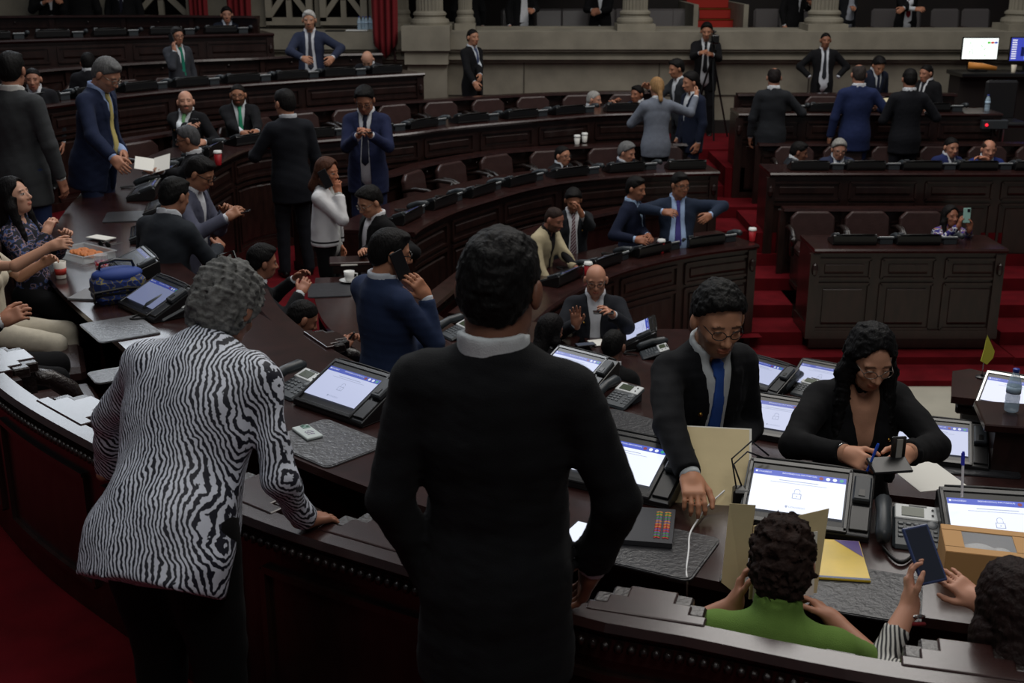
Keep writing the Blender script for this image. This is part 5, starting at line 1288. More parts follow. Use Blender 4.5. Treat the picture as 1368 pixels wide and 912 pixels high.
# control desk with screens at right
yy = 18.3
def XP(px, y, z): return (px-684)/FPX*(y*CT+(CZ-z)*ST)
x0, x1 = XP(1272, yy, .5), XP(1368, yy, .5)+1
r_ = empty('control_desk', ((x0+x1)/2, yy, Z3), 0, 'dark control desk below the wall screens at right', 'desk')
mb = MB(); mb.box((0, 0, 1.02), (x1-x0, .7, .06), bev=.01); mb.build('desktop', PLAST, r_); mb = MB(); mb.box((0, .1, .5), (x1-x0-.1, .45, .98)); mb.build('cabinet', DARKWALL, r_)
def wallmon(px, pz, w, h, label, kind):
    x = XP(px, yy, pz); r_ = empty('computer_monitor', (x, yy, Z3+1.05), 0, label, 'monitor'); zc = pz-(Z3+1.05)
    mb = MB(); mb.box((0, .03, zc), (w+.03, .03, h+.03), bev=.006); mb.build('housing', PLAST, r_); mb = MB(); mb.box((0, .05, zc/2), (.06, .03, zc)); mb.box((0, .03, .01), (.24, .16, .02)); mb.build('stand', PLAST, r_)
    mb = MB(); qd = lambda a0, a1, b0, b1, y_, m: mb.add([(a0*w, y_, zc+b0*h), (a1*w, y_, zc+b0*h), (a1*w, y_, zc+b1*h), (a0*w, y_, zc+b1*h)], [(0, 1, 2, 3)], m)
    if kind == 0:
        qd(-.5, .5, -.5, .5, .012, 0); rnd = random.Random(3)
        for cx in (-.28, .06):
            for i in range(60):
                a = rnd.random(); b = rnd.random(); dx = (rnd.random()-.5)*.26; dz = -.38+.72*b
                if abs(dx) < .13*(1.1-b*.7): qd(cx+dx-.009, cx+dx+.009, dz-.018, dz+.018, .0115, 1)
        for i, m in enumerate((2, 3, 4)): qd(.19+.1*i, .28+.1*i, .24, .34, .0115, m)
        for k in range(5): qd(.2, .47, .1-.12*k, .105-.12*k, .0115, 5)
        ms = [mat('wm_white', (10, 10, 10), .3, emit=(240, 246, 242), es=1.3), mat('wm_green', (10, 10, 10), .3, emit=(170, 215, 170), es=1), mat('wm_g2', (10, 10, 10), .3, emit=(90, 190, 70), es=1), mat('wm_red', (10, 10, 10), .3, emit=(190, 50, 40), es=1), mat('wm_blue', (10, 10, 10), .3, emit=(70, 80, 170), es=1), mat('wm_line', (10, 10, 10), .3, emit=(170, 180, 190), es=1)]
    else:
        qd(-.5, .5, -.5, .5, .012, 0)
        for k in range(9): qd(-.47, -.33, .38-.1*k, .43-.1*k, .0115, 1)
        qd(-.2, .1, -.3, .1, .0115, 2); qd(-.1, .3, -.45, -.2, .0115, 3)
        ms = [mat('wb_blue', (10, 10, 10), .3, emit=(60, 70, 175), es=1), mat('wb_white', (10, 10, 10), .3, emit=(225, 225, 235), es=1), mat('wb_dark', (10, 10, 10), .3, emit=(16, 22, 70), es=1), mat('wb_light', (10, 10, 10), .3, emit=(110, 130, 220), es=1)]
    mb.build('screen', ms, r_)
wallmon(1310, 1.13, .52, .30, 'bright screen with green seat map above the control desk', 0)
wallmon(1374, 1.12, .52, .33, 'blue screen at the right photo edge', 1)
r_ = empty('rolled_banner', (XP(1312, yy-.2, .83), yy-.2, Z3+1.09), R(-12), 'orange rolled paper under the bright screen', 'paper roll'); mb = MB(); mb.tube([(-.2, 0, .06), (0, 0, .05), (.2, .02, .02)], [.05, .045, .03], 12); mb.build('roll', mat('orange_paper', (215, 140, 60), .6), r_, True)
cup((XP(1354, yy-.2, .9), yy-.22, Z3+1.052), 'white cup on the control desk at right', (220, 210, 190), False, .11)
r_ = empty('office_chair', (XP(1345, 16.9, .3), 17.0, Z3), R(180), 'dark office chair in front of the control desk', 'chair'); mb = MB(); mb.box((0, -.2, .75), (.46, .07, .55), bev=.03); mb.build('backrest', BLKLEATHER, r_); mb = MB(); mb.box((0, .05, .46), (.48, .46, .08), bev=.03); mb.build('seat', BLKLEATHER, r_); mb = MB(); mb.tube([(0, 0, .05), (0, 0, .42)], .03, 8); mb.build('post', CHROME, r_)
mb = MB()
for k in range(5): mb.tube([(0, 0, .08), (.28*math.cos(k*1.257), .28*math.sin(k*1.257), .04)], .02, 6)
mb.build('star_base', PLAST, r_)
c = W(1322, 150, D3); bottle((c[0], c[1]+.1, D3+.002), .22, 'small water bottle on the rear right desk below the screens')
r_ = empty('red_indicator', W(1327, 170, .33), 0, 'black box with a red indicator light below the bottle', 'device'); r_.location.y = yr3-.12; mb = MB(); mb.box((.12, .06, .0), (.34, .1, .12), bev=.01); mb.build('box_body', PLASTG, r_); mb = MB(); mb.ball((0, 0, 0), .022, 8); mb.build('indicator', mat('red_led', (60, 0, 0), .3, emit=(230, 30, 50), es=1.5), r_)
# open document on the rear right desk
c = W(1186, 140, D3); r_ = empty('open_document', (c[0], c[1]+.1, D3+.01), R(-6), 'open cream document held between the men at the rear right desk', 'document')
mb = MB(); mb.box((-.15, 0, .03), (.30, .42, .004), Matrix.Rotation(.15, 3, 'X')@Matrix.Rotation(.12, 3, 'Y')); mb.build('left_page', mat('cream_paper', (225, 215, 180), .7), r_); mb = MB(); mb.box((.15, 0, .03), (.30, .42, .004), Matrix.Rotation(.15, 3, 'X')@Matrix.Rotation(-.12, 3, 'Y')); mb.build('right_page', mat('cream_paper', (225, 215, 180), .7), r_)
# ------------------------------------------------------------------ people
BK = (22, 22, 25); NV = (26, 34, 60)
def hold(res, k, label, up=None, n=None, off=.03, **kw):
    c, d, pn, wr = res['hands'][k]
    smartphone(c+pn*off, up or d, n or -pn, label, **kw)
# near figures
p1 = person(668, 386, 0, 1.82, 80, 'man in a black suit with his back to the camera at centre', hy=-7, hp=14, jac=(22, 23, 25), shirt=(200, 206, 208), fat=.8, width=1.1, hsc=1.07, hair='short', hc=(14, 13, 13), skin=(122, 82, 64),
    Rr=('d', 790, 760, .22), L=('d', 575, 770, .22), elR=(.9, -.3, -.5), elL=(-.45, -.4, -1), hemz=-.34)
p2 = person(303, 412, 0, 1.70, 74, 'person with curly grey hair in a zebra patterned blouse leaning on the barrier', hp=38, hy=-8, lean=36, jac=None, sm=zebra('zebra_cloth', 29, 5, det=2, a=(215, 220, 232), rot=(.2, .35, .15), warp=.07), hemz=-.20, loose=True, pants=(10, 10, 11), fat=1.1, hair='curly', hc=(100, 100, 98), skin=(150, 105, 84),
    Rr=('p', 408, 694, .80), L=('p', 140, 640, .80), curlR=.35, curlL=.35, lw=1.3, elR=(.25, -.4, -.6), elL=(-1, -.2, .1), fem=True, fdR=(.5, 1, -.25), palmR=(0, 0, -1), fdL=(-.2, 1, -.2), palmL=(0, 0, -1), width=1.32, neckless=True)
p3 = person(960, 428, Z2, 1.86, 292, 'man with dark hair, glasses and blue tie looking down, one hand on the desk', dist=4.75, hy=-10, hp=18, lean=12, jac=(18, 19, 22), shirt=(196, 202, 204), tie=(48, 84, 160), gl=1, hair='full', hc=(14, 13, 12), skin=(188, 136, 106), beard=.6, hsc=1.04,
    Rr=('p', 935, 690, D3+.05), L=('d', 985, 590, .1), elR=(.9, -.5, .2), fdR=(.35, .85, -.3), palmR=(0, 0, -1), curlR=.65, pin=2, opened=.045, width=.95)
p4 = person(1163, 478, Z2, 1.76, 272, 'woman with long black hair and glasses in a black blazer, writing', dist=4.72, hp=24, hy=4, lean=8, jac=(17, 17, 19), shirt=(186, 138, 112), neckless=True, fem=True, hair='long', hc=(13, 12, 13), skin=(204, 152, 124), gl=2,
    Rr=('d', 1132, 606, -.25), L=('d', 1212, 605, -.25), pin=1, width=1.05, hair_len=.42, curlR=.8, curlL=.7, vlow=.16, elR=(1, -.2, -.5), elL=(-1, -.2, -.5), fdR=(-.5, .8, -.1), fdL=(.6, .8, 0))
p5 = person(1045, 752, Z3, 1.60, 72, 'woman in a green polo shirt seated with her back to the camera, reading a folder', sit=True, dist=3.30, hp=30, hy=2, lean=16, jac=None, shirt=(100, 130, 60), sleeve=0, fem=True, hair='shag', hc=(40, 28, 24), skin=(178, 128, 104), width=1.2, fat=.5,
    L=('d', 982, 806, .20), Rr=('d', 1112, 826, .22), elL=(-1, -.2, -.6), elR=(1, -.2, -.6), fdL=(.1, .6, .9), palmL=(.9, .2, .1), pants=(20, 20, 24), hemz=-.2)
STR = zebra('striped_cloth', 28, .6, (190, 188, 182), (20, 20, 24), (0, .3, .2), 0)
p6 = person(1352, 812, Z3, 1.60, 78, 'woman with long dark hair and striped sleeves at bottom right using a phone', sit=True, dist=3.05, hp=30, hy=14, lean=12, jac=None, sm=STR, sleeve=.7, fem=True, hair='long', hc=(34, 22, 20), hair_len=.2, skin=(196, 146, 122),
    L=('d', 1216, 806, .30), Rr=('d', 1306, 802, .28), elL=(-.7, -.6, -.8), elR=(.6, -.2, -.9), fdL=(-.1, .5, .9), palmL=(.9, .2, .3), fdR=(-.8, .55, .45), palmR=(-.3, .6, -.6), curlR=.18, curlL=.5, spread=.9, pants=(20, 20, 24), hemz=-.2)
p7 = person(523, 338, Z2, 1.74, 38, 'man in a bright blue suit and glasses talking on a phone', dist=6.3, hy=-22, hp=12, jac=(38, 50, 78), shirt=(200, 206, 214), gl=1, hair='short', hc=(17, 15, 15), skin=(176, 124, 96), tie=(40, 20, 30), beard=.3,
    Rr=('h', .115, .19, -.17), L=('d', 580, 470, .2), elR=(.2, .2, -1), fdR=(-.1, -.55, .85), palmR=(-.9, -.1, 0), curlR=.55, width=1.12, fat=.4)
p8 = person(405, 425, Z2, 1.64, 22, 'man in jeans seated at left centre, head bowed over a phone', sit=True, dist=7.45, hp=30, lean=22, jac=(34, 34, 38), shirt=(60, 60, 66), pants=(44, 60, 92), hair='crew', hc=(17, 15, 15), skin=(150, 102, 80),
    Rr=('d', 456, 468, -.1), L=('d', 462, 455, .15), curlR=.9, curlL=.9)
p9 = person(352, 350, Z2, 1.60, 25, 'person with black hair and dark jacket seated with a black bag on the shoulder', sit=True, dist=8.1, hp=10, lean=10, jac=(20, 20, 23), pants=(60, 72, 96), hair='full', hc=(15, 14, 14), skin=(158, 108, 86), Rr=('d', 402, 390, -.1), L=('d', 395, 372, .3))
p10 = person(234, 262, Z2, 1.80, 62, 'heavy man in a charcoal suit seen from behind at left, leaning over the desk', dist=8.1, hp=18, hy=-6, lean=16, jac=(42, 46, 52), shirt=(196, 200, 206), hair='short', hc=(14, 13, 13), skin=(150, 104, 82), fat=.9, width=1.1, hemz=-.3,
    Rr=('d', 292, 330, .3), L=('d', 225, 350, .5))
p11 = person(268, 232, Z2, 1.74, 350, 'man in a grey jacket and glasses looking at a phone, right of the charcoal suit', dist=8.9, hp=28, lean=10, jac=(78, 80, 96), shirt=(205, 208, 214), hair='short', hc=(20, 18, 18), skin=(160, 112, 86), gl=1,
    Rr=('d', 304, 290, -.15), L=('d', 302, 283, .1), curlR=.8, curlL=.8, opened=.04, fat=.4)
p12 = person(438, 230, Z2, 1.55, 350, 'woman in a white jacket with black trim talking on a phone', dist=9.9, hp=5, hy=-12, jac=(222, 222, 224), shirt=(190, 192, 190), pants=(16, 16, 18), fem=True, hair='bob', hc=(74, 46, 34), hair_len=.04, skin=(176, 116, 88), jm=trimmed('white_jacket', (222, 222, 224), .838, .852),
    Rr=('h', .06, .15, -.16), elR=(.3, .1, -1), curlR=.7, hemz=-.03, fdR=(-.2, -.1, 1), neckless=True, opened=.05)
p13 = person(493, 270, Z2, 1.72, 215, 'man with glasses, black jacket and open white shirt seated beside the white jacketed woman', sit=True, dist=9.7, hp=24, hy=8, jac=(18, 18, 20), shirt=(215, 215, 218), gl=2, hair='full', hc=(18, 16, 15), skin=(186, 134, 106), opened=.06,
    Rr=('d', 486, 336, -.1), L=('d', 530, 330, -.2), curlR=.5, fat=.3)
p14 = person(487, 134, Z2, 1.75, 268, 'man in a navy suit looking at his phone before the far curved desk', dist=12.2, hp=28, jac=(33, 39, 68), shirt=(205, 208, 214), tie=(24, 26, 44), gl=1, hair='full', hc=(15, 14, 14), skin=(162, 112, 88), Rr=('d', 479, 181, -.2), L=('d', 495, 180, -.2), curlR=.8, curlL=.8, fat=.6, opened=.03)
p15 = person(380, 138, Z2, 1.78, 118, 'man in a black suit seen from behind, one hand reaching toward the green ties', dist=11.8, hp=8, hy=20, jac=(24, 26, 32), shirt=(196, 200, 206), hair='short', hc=(24, 22, 22), skin=(170, 120, 96), L=('p', 338, 205, D3+.06), fat=.2)
p16 = person(248, 136, Z3, 1.74, 262, 'bald bearded man with a green tie looking up at left, holding a phone', sit=True, dist=12.9, hp=-6, hy=24, jac=BK, shirt=(205, 210, 214), tie=(110, 160, 110), hair='bald', hc=(44, 32, 28), skin=(196, 146, 122), beard=.9, fat=.8, Rr=('d', 254, 168, -.3), L=('d', 272, 190, -.2), pin=2)
p17 = person(318, 127, Z3, 1.74, 285, 'bearded man with glasses and a bright green tie', sit=True, dist=13.7, hp=4, hy=-8, jac=BK, shirt=(205, 210, 214), tie=(50, 150, 112), hair='crew', hc=(20, 17, 16), skin=(164, 114, 88), beard=1, gl=1, Rr=('d', 326, 180, -.3), L=('d', 343, 178, -.3), curlR=.9, curlL=.9, fat=.3)
p18 = person(250, 186, Z2, 1.70, 190, 'grey haired man with glasses turned left, holding white papers', dist=10.9, hp=10, jac=(24, 24, 28), shirt=(200, 202, 206), hair='short', hc=(72, 72, 74), skin=(150, 104, 82), gl=1, Rr=('d', 215, 228, -.2), L=('d', 205, 230, .1), fat=.4)
p19 = person(143, 100, Z3, 1.90, 350, 'tall grey haired man in a navy suit and yellow tie looking down at left', dist=10.0, hp=34, hy=-6, lean=12, jac=(30, 38, 62), shirt=(150, 170, 210), tie=(190, 175, 110), hair='short', hc=(96, 96, 96), skin=(178, 128, 104), gl=2, fat=.9, Rr=('d', 152, 212, -.25), L=('d', 165, 205, .2), width=1.05, beard=.4, opened=.04)
p20 = person(16, 94, Z3, 1.90, 75, 'man in a grey jacket and blue jeans, back turned, at the left edge', dist=9.4, hy=14, jac=(60, 62, 64), shirt=(196, 196, 192), pants=(42, 54, 88), hair='short', hc=(15, 14, 14), skin=(160, 112, 90), fat=.6, width=1.08, hemz=-.28)
p21 = person(20, 262, Z3, 1.62, 352, 'woman with long black hair looking up, in a dark floral top with white cuffs', sit=True, dist=7.5, hp=-14, lean=-6, jac=None, sm=patches('floral', [(18, 20, 32), (18, 20, 32), (60, 80, 130), (150, 120, 120), (20, 24, 40)], 30), fem=True, hair='long', hc=(16, 14, 15), skin=(204, 156, 132), Rr=('d', 62, 310, -.05), L=('d', 88, 315, .2), curlR=.7, curlL=.7, hair_len=.3)
p22 = person(-26, 300, Z3, 1.62, 5, 'woman in a cream dress reaching across the left desk, cut by the photo edge', sit=True, dist=6.9, hp=5, lean=0, jac=None, shirt=(206, 196, 176), sleeve=0, pants=(206, 198, 180), fem=True, hair='long', hc=(50, 34, 28), skin=(204, 156, 130), Rr=('d', 70, 328, -.05), L=('d', 60, 350, .3), curlR=.8, fdR=(.2, 1, .2))
p23 = person(-60, 325, Z3, 1.78, 20, 'person in a black suit at the left edge with a hand on the chair arm', sit=True, dist=6.2, hp=5, jac=(20, 20, 22), shirt=(205, 208, 212), hair='short', skin=(172, 122, 98), Rr=('d', 4, 428, -.2), curlR=.7, legs=True)
# raised rows at upper left
p24 = person(237, 48, Z4, 1.66, 318, 'man in grey suit and green tie on a phone at the raised left row', dist=15.6, hp=4, hy=-8, jac=(58, 60, 66), shirt=(205, 210, 214), tie=(34, 120, 98), hair='short', hc=(44, 42, 42), skin=(176, 126, 102), gl=1, Rr=('h', .12, .14, -.18), elR=(.4, .2, -1), fdR=(-.1, -.4, 1), palmR=(-1, 0, 0), curlR=.6)
person(413, 27, Z4, 1.72, 275, 'white haired man in a blue suit and striped tie standing at upper left', dist=15.9, hp=4, jac=(44, 50, 70), shirt=(208, 210, 216), tie=(56, 56, 66), hair='short', hc=(178, 176, 172), skin=(176, 128, 102), Rr=('d', 405, 78, -.2), L=('d', 444, 78, -.1), opened=.07, elR=(1, -.2, 0), elL=(-1, 0, -.2))
person(491, 80, Z4, 1.7, 262, 'bald man bowed over the raised desk at upper left', sit=True, dist=16.3, hp=45, lean=15, jac=(30, 30, 34), hair='bald', skin=(190, 142, 118))
person(303, 20, Z5, 1.7, 285, 'dark haired man seated at the topmost desk between the red drapes', sit=True, dist=18.0, hp=2, jac=(30, 34, 46), shirt=(190, 196, 206), tie=(110, 80, 70), hair='short', skin=(170, 120, 98))
person(160, -34, Z5, 1.72, 272, 'man in a dark suit with a dark tie standing behind the topmost seat back', dist=18.8, jac=(18, 18, 20), shirt=(205, 210, 214), tie=(30, 30, 44))
person(104, -36, Z5, 1.74, 100, 'person in black with back turned behind the topmost seat back', dist=18.8, jac=(16, 16, 18))
person(62, -34, Z5, 1.74, 300, 'person in black at the top left corner with one hand raised', dist=19.0, jac=(18, 18, 20), Rr=('d', 58, 4, -.1), L=('d', 82, 2, -.2))
person(44, 106, Z4, 1.7, 285, 'dark haired man half hidden behind the grey suited man at left', sit=True, dist=12.9, jac=(26, 26, 30), hair='crew', skin=(172, 122, 100))
person(118, 84, Z4, 1.7, 100, 'dark haired head behind the grey haired man in navy', sit=True, dist=14.6, jac=(26, 26, 30), skin=(180, 128, 104))
# by the stone wall
person(632, 50, Z3, 1.7, 322, 'young man in a black suit standing against the stone wall left of centre', dist=17.6, hp=2, hy=-14, jac=(20, 20, 23), shirt=(200, 206, 214), tie=(70, 80, 110), hair='crew', skin=(176, 126, 100), Rr=('d', 634, 111, -.2), L=('d', 642, 112, -.2))
pc = person(944, 42, Z3, 1.72, 262, 'camera operator in a black suit behind a tripod at the stone wall', dist=18.3, hp=12, jac=(20, 20, 23), shirt=(205, 208, 212), Rr=('d', 936, 71, -.3), L=('d', 951, 73, -.3), tie=(30, 30, 34), opened=.05, hair='full')
person(1103, 54, Z3, 1.76, 268, 'man in black suit and grey tie by the stone wall, hands in pockets', dist=18.2, hp=4, jac=(22, 22, 25), shirt=(208, 212, 220), tie=(40, 42, 48), hair='crew', skin=(150, 102, 80), opened=.07, hand='', elR=(1, -.3, 0), elL=(-1, -.3, 0), Rr=(.21, .10, .93), L=(-.21, .10, .93), width=1.08)
p31 = person(903, 92, -.5, 1.72, 205, 'man in a dark grey suit reaching his arm across to the seated men', dist=15.9, hp=14, hy=-4, lean=8, jac=(44, 46, 50), shirt=(205, 208, 212), hair='full', skin=(170, 118, 92), Rr=('d', 866, 117, .0), elR=(0, 0, -1))
person(922, 110, Z2, 1.72, 205, 'dark haired man facing left, partly hidden by the blonde woman', dist=15.3, hp=10, hy=-6, jac=(26, 32, 50), shirt=(205, 208, 212), hair='full', skin=(176, 124, 98))
person(877, 117, Z2, 1.68, 98, 'blonde woman in a grey blazer seen from behind', dist=14.8, hp=10, hy=8, jac=(112, 118, 130), pants=(20, 20, 24), fem=True, hair='pony', hc=(150, 116, 78), skin=(186, 136, 110), L=('d', 866, 150, .1), Rr=('d', 930, 128, .2), hemz=-.2, width=1.1, elR=(1, 0, -.6), elL=(-1, 0, -.4))
person(794, 133, Z3, 1.7, 335, 'white haired man in a grey suit seated at the far curved desk', sit=True, dist=16.5, hp=8, jac=(66, 68, 72), shirt=(205, 208, 212), hair='crew', hc=(150, 148, 144), skin=(178, 130, 108), L=('d', 818, 138, -.3))
person(851, 126, Z3, 1.7, 222, 'smiling dark haired man in navy seated at the far curved desk', sit=True, dist=16.9, hp=2, jac=(26, 34, 56), shirt=(205, 208, 212), hair='short', skin=(156, 104, 80), Rr=('d', 822, 138, -.1))
# middle curved row
person(752, 208, Z2, 1.7, 318, 'man with black glasses seated in the middle curved row', sit=True, dist=14.4, hp=2, jac=(24, 24, 27), shirt=(200, 206, 214), tie=(30, 30, 40), gl=1, hair='crew', skin=(178, 126, 100))
person(838, 204, Z2, 1.74, 325, 'grey haired man leaning sideways in the middle curved row', sit=True, dist=14.7, hp=14, side=10, jac=(28, 32, 42), shirt=(208, 212, 220), tie=(40, 44, 60), hair='full', hc=(104, 104, 104), skin=(182, 130, 106))
# group at the short curved desk
person(741, 293, Z1, 1.72, 330, 'bearded man in a tan jacket leaning on the short curved desk', dist=11.3, hp=20, hy=-8, lean=22, jac=(176, 164, 134), shirt=(28, 26, 28), pants=(30, 30, 34), hair='buzz', hc=(46, 34, 30), skin=(150, 100, 82), beard=1, Rr=('d', 738, 388, -.1), L=('d', 772, 362, -.05), width=1.12, fat=.6, opened=.03)
person(766, 268, Z1, 1.72, 275, 'man in a dark suit and striped tie holding a hand to his mouth', dist=12.0, hp=22, jac=(30, 32, 36), shirt=(214, 216, 220), tie=zebra('tie_stripe', 14, 0, (170, 160, 165), (84, 26, 38), (0, .7, 0), 0), hair='full', skin=(158, 108, 84), L=('d', 776, 284, -.3), elL=(-.6, .1, -1), fdL=(.3, 0, .8), curlL=.6, pin=1, opened=.04, beard=.3)
person(850, 252, Z1, 1.75, 335, 'man in a navy jacket and light blue shirt looking right', dist=12.2, hp=10, hy=-10, jac=(24, 30, 50), shirt=(160, 184, 214), hair='short', skin=(160, 108, 84), Rr=('d', 850, 320, -.2), L=('d', 866, 315, -.1), opened=.035)
person(909, 247, Z1, 1.78, 268, 'man in a blue shirt and purple tie with one hand on his hip', dist=12.2, hp=6, hy=28, jac=(34, 44, 62), shirt=(160, 184, 220), tie=(62, 56, 120), gl=1, hair='short', skin=(150, 102, 78), Rr=('d', 887, 283, -.25), L=('d', 948, 288, -.05), elL=(-1, -.3, .1), elR=(1, -.2, 0), fat=1, opened=.095, width=1.1)
p42 = person(796, 374, -1.66, 1.74, 268, 'bald man with glasses in a dark suit seated, gesturing with a raised palm', sit=True, dist=9.3, hp=12, jac=(30, 32, 38), shirt=(205, 208, 214), hair='bald', skin=(186, 134, 110), gl=1, fat=.5, Rr=('d', 770, 432, -.25), L=('d', 818, 420, -.3), fdR=(.1, .3, .9), palmR=(0, 1, .1), curlR=.12, spread=.8, opened=.035, pin=2, width=1.1)
p43 = person(736, 442, Z1, 1.55, 50, 'dark haired person with a hair clip seated with back to the camera at centre', sit=True, dist=8.35, hp=12, hy=-16, jac=(26, 24, 26), fem=True, hair='bob', hc=(18, 16, 17), hair_len=.08, skin=(150, 104, 84))
p44 = person(820, 462, Z1, 1.62, 62, 'person with short black hair seated before the angled monitor', sit=True, dist=8.1, hp=14, jac=(18, 18, 20), hair='crew', hc=(16, 15, 15), skin=(120, 82, 66))
# right hand blocks
p45 = person(1270, 289, Z1, 1.58, 285, 'woman in a colourful top holding up a mint phone with both hands', sit=True, dist=12.9, hp=-4, jac=None, sm=patches('colour_top', [(44, 36, 110), (205, 205, 210), (30, 28, 60), (150, 100, 70), (60, 50, 140)], 14), fem=True, hair='long', hc=(18, 15, 15), skin=(150, 98, 76), Rr=('d', 1281, 302, -.35), L=('d', 1295, 306, -.35), fdR=(0, .2, 1), fdL=(0, .2, 1), elR=(.7, 0, -1), elL=(-.7, 0, -1))
person(1068, 203, Z2, 1.7, 345, 'dark haired man bowed to the right in the second right row', sit=True, dist=14.6, hp=16, lean=12, jac=(34, 38, 44), hair='short', skin=(130, 88, 70))
person(1121, 200, Z2, 1.74, 268, 'grey haired man with glasses in a blue suit in the second right row', sit=True, dist=14.8, hp=14, jac=(44, 50, 72), shirt=(208, 212, 220), tie=(60, 66, 84), hair='full', hc=(140, 138, 134), skin=(186, 134, 112), gl=1, fat=.4)
person(1271, 197, Z2, 1.74, 290, 'dark haired man in navy seated beside the man with a yellow tie', sit=True, dist=14.8, hp=6, hy=-8, side=-4, jac=(34, 42, 84), shirt=(205, 208, 214), tie=(50, 50, 60), hair='crew', skin=(176, 124, 100))
person(1321, 200, Z2, 1.74, 266, 'balding man in a bright blue suit and yellow tie with a hand at his chin', sit=True, dist=14.8, hp=6, jac=(36, 50, 110), shirt=(208, 212, 220), tie=(200, 170, 70), hair='fringe', hc=(60, 44, 38), skin=(186, 130, 106), Rr=('d', 1316, 212, -.3), elR=(.8, .1, -.8), fdR=(.9, .1, .2), fat=.4)
person(1034, 104, Z2, 1.76, 84, 'balding man in a dark suit seen from behind at the rear right desk', dist=15.4, hp=14, jac=(36, 38, 42), hair='fringe', hc=(30, 24, 24), skin=(150, 104, 84), Rr=('d', 1072, 148, .3), fat=.3)
person(1147, 100, Z2, 1.80, 90, 'man in a royal blue suit seen from behind at the rear right desk', dist=15.2, hp=10, jac=(33, 43, 78), shirt=(205, 208, 214), hair='fringe', hc=(52, 46, 44), skin=(160, 112, 90), Rr=('d', 1175, 145, .3), fat=.6, width=1.1)
person(1215, 106, Z2, 1.78, 88, 'man in black seen from behind, right of the royal blue suit', dist=15.1, hp=10, jac=(22, 23, 28), shirt=(205, 208, 214), hair='short', skin=(150, 104, 84), Rr=('d', 1238, 150, .3), L=('d', 1190, 150, .3), fat=.5, width=1.05)
person(1174, 88, Z3, 1.74, 290, 'dark haired man in navy looking down at the open document', sit=True, dist=17.0, hp=34, hy=-8, lean=8, jac=(28, 34, 50), shirt=(205, 210, 218), tie=(34, 38, 60), hair='full', skin=(170, 120, 96))
person(1237, 98, Z3, 1.72, 215, 'man in a black suit facing left across the rear right desk', sit=True, dist=16.9, hp=8, hy=-6, jac=(22, 22, 25), shirt=(208, 210, 214), tie=(34, 34, 40), hair='crew', skin=(164, 114, 92))
# gallery
ZG = ZP-.85
for (px, fc, lb, kw) in ((625, 100, 'person in black in the dark doorway above the left end of the stone wall', dict(jac=(16, 16, 18))),
        (699, 285, 'man in a black suit and white shirt in the gallery holding a white paper', dict(jac=(18, 18, 20), shirt=(210, 212, 216), opened=.06, L=('d', 712, 14, -.1))),
        (803, 262, 'person in black in the gallery holding a phone, left of the fluted column', dict(jac=(18, 18, 20), Rr=('d', 792, 14, -.1), L=('d', 800, 16, -.1))),
        (1136, 300, 'man in a pale shirt and dark jacket looking at a phone in the gallery', dict(jac=(32, 34, 38), shirt=(170, 174, 184), opened=.09, L=('d', 1141, 11, -.1))),
        (1216, 270, 'man in a black suit and red tie in the gallery with folded hands', dict(jac=(18, 18, 20), shirt=(205, 208, 214), tie=(120, 20, 34), L=('d', 1206, 12, -.15), Rr=('d', 1224, 12, -.15), opened=.05)),
        (1066, 300, 'person in black beside the gallery chairs with a hand near the column', dict(jac=(16, 16, 18), L=('d', 1083, 5, -.1)))):
    person(px, -29, ZG, 1.74, fc, lb, dist=19.95, **kw)
# ------------------------------------------------------------------ held things
def ear_phone(res, label, sx=1):
    M3 = res['M'].to_3x3()@Matrix(res['HR'].tolist()); c = res['hc']+M3@Vector((sx*.098, .035, -.035))
    smartphone(c, M3@Vector((sx*.05, -.5, .8)), M3@Vector((-sx*.95, -.25, -.1)), label)
ear_phone(p7, 'black phone held to the ear of the man in the bright blue suit')
ear_phone(p24, 'dark phone at the ear of the grey suited man at upper left')
hold(p11, 'R', 'dark phone in the hands of the man in the grey jacket', up=(.8, 0, .2), n=(-.3, 0, 1))
hold(p14, 'R', 'black phone in the hands of the navy suited man', up=(.9, 0, .1), n=(0, .3, 1))
hold(p16, 'R', 'dark phone raised by the bald bearded man', up=(0, .1, 1), n=(0, .9, .1))
hold(p8, 'R', 'black phone in the hands of the man in jeans', up=(.6, .2, .7), n=(-.7, .1, .5))
ear_phone(p12, 'dark phone at the cheek of the woman in the white jacket')
hold(p42, 'L', 'thin phone in the lowered hand of the bald man with glasses', up=(-1, 0, 0), n=(0, 0, 1))
smartphone(Vector(W(1289, 291, 0)) if False else (p45['hands']['R'][0]+p45['hands']['L'][0])/2+Vector((0, -.01, .06)), (0, .1, 1), (0, 1, 0), 'mint green phone held up by the woman in the colourful top', case=(150, 190, 182), cam_=True)
# the phone at bottom right
c, d, pn, wr = p6['hands']['L']
smartphone(c+Vector((.045, .02, .055)), (-.22, .62, .75), (.1, -.75, .65), 'blue cased phone used by the woman with striped sleeves', case=(52, 66, 108), scr=(46, 50, 62), es=.25, w=.08, h=.165)
# pen and notebook of the woman
c, d, pn, wr = p4['hands']['R']
pen(c+Vector((-.01, -.03, -.05)), (.25, -.05, .95), 'blue pen in the hand of the woman in the black blazer', (36, 84, 200), .15, (36, 84, 200))
c, d, pn, wr = p4['hands']['L']
r_ = empty('phone_wallet', c+Vector((-.05, -.04, .0)), R(8), 'black phone case standing open in the writing woman hand', 'phone case')
mb = MB(); mb.box((0, 0, .0), (.15, .085, .012), Matrix.Rotation(.35, 3, 'X'), bev=.004); mb.build('cover', PLAST, r_); mb = MB(); mb.box((.045, .035, .045), (.055, .012, .10), bev=.003); mb.build('flap', PLAST, r_); mb = MB(); mb.box((.045, .027, .045), (.022, .004, .085)); mb.build('pages', mat('wallet_grey', (150, 150, 145), .5), r_)
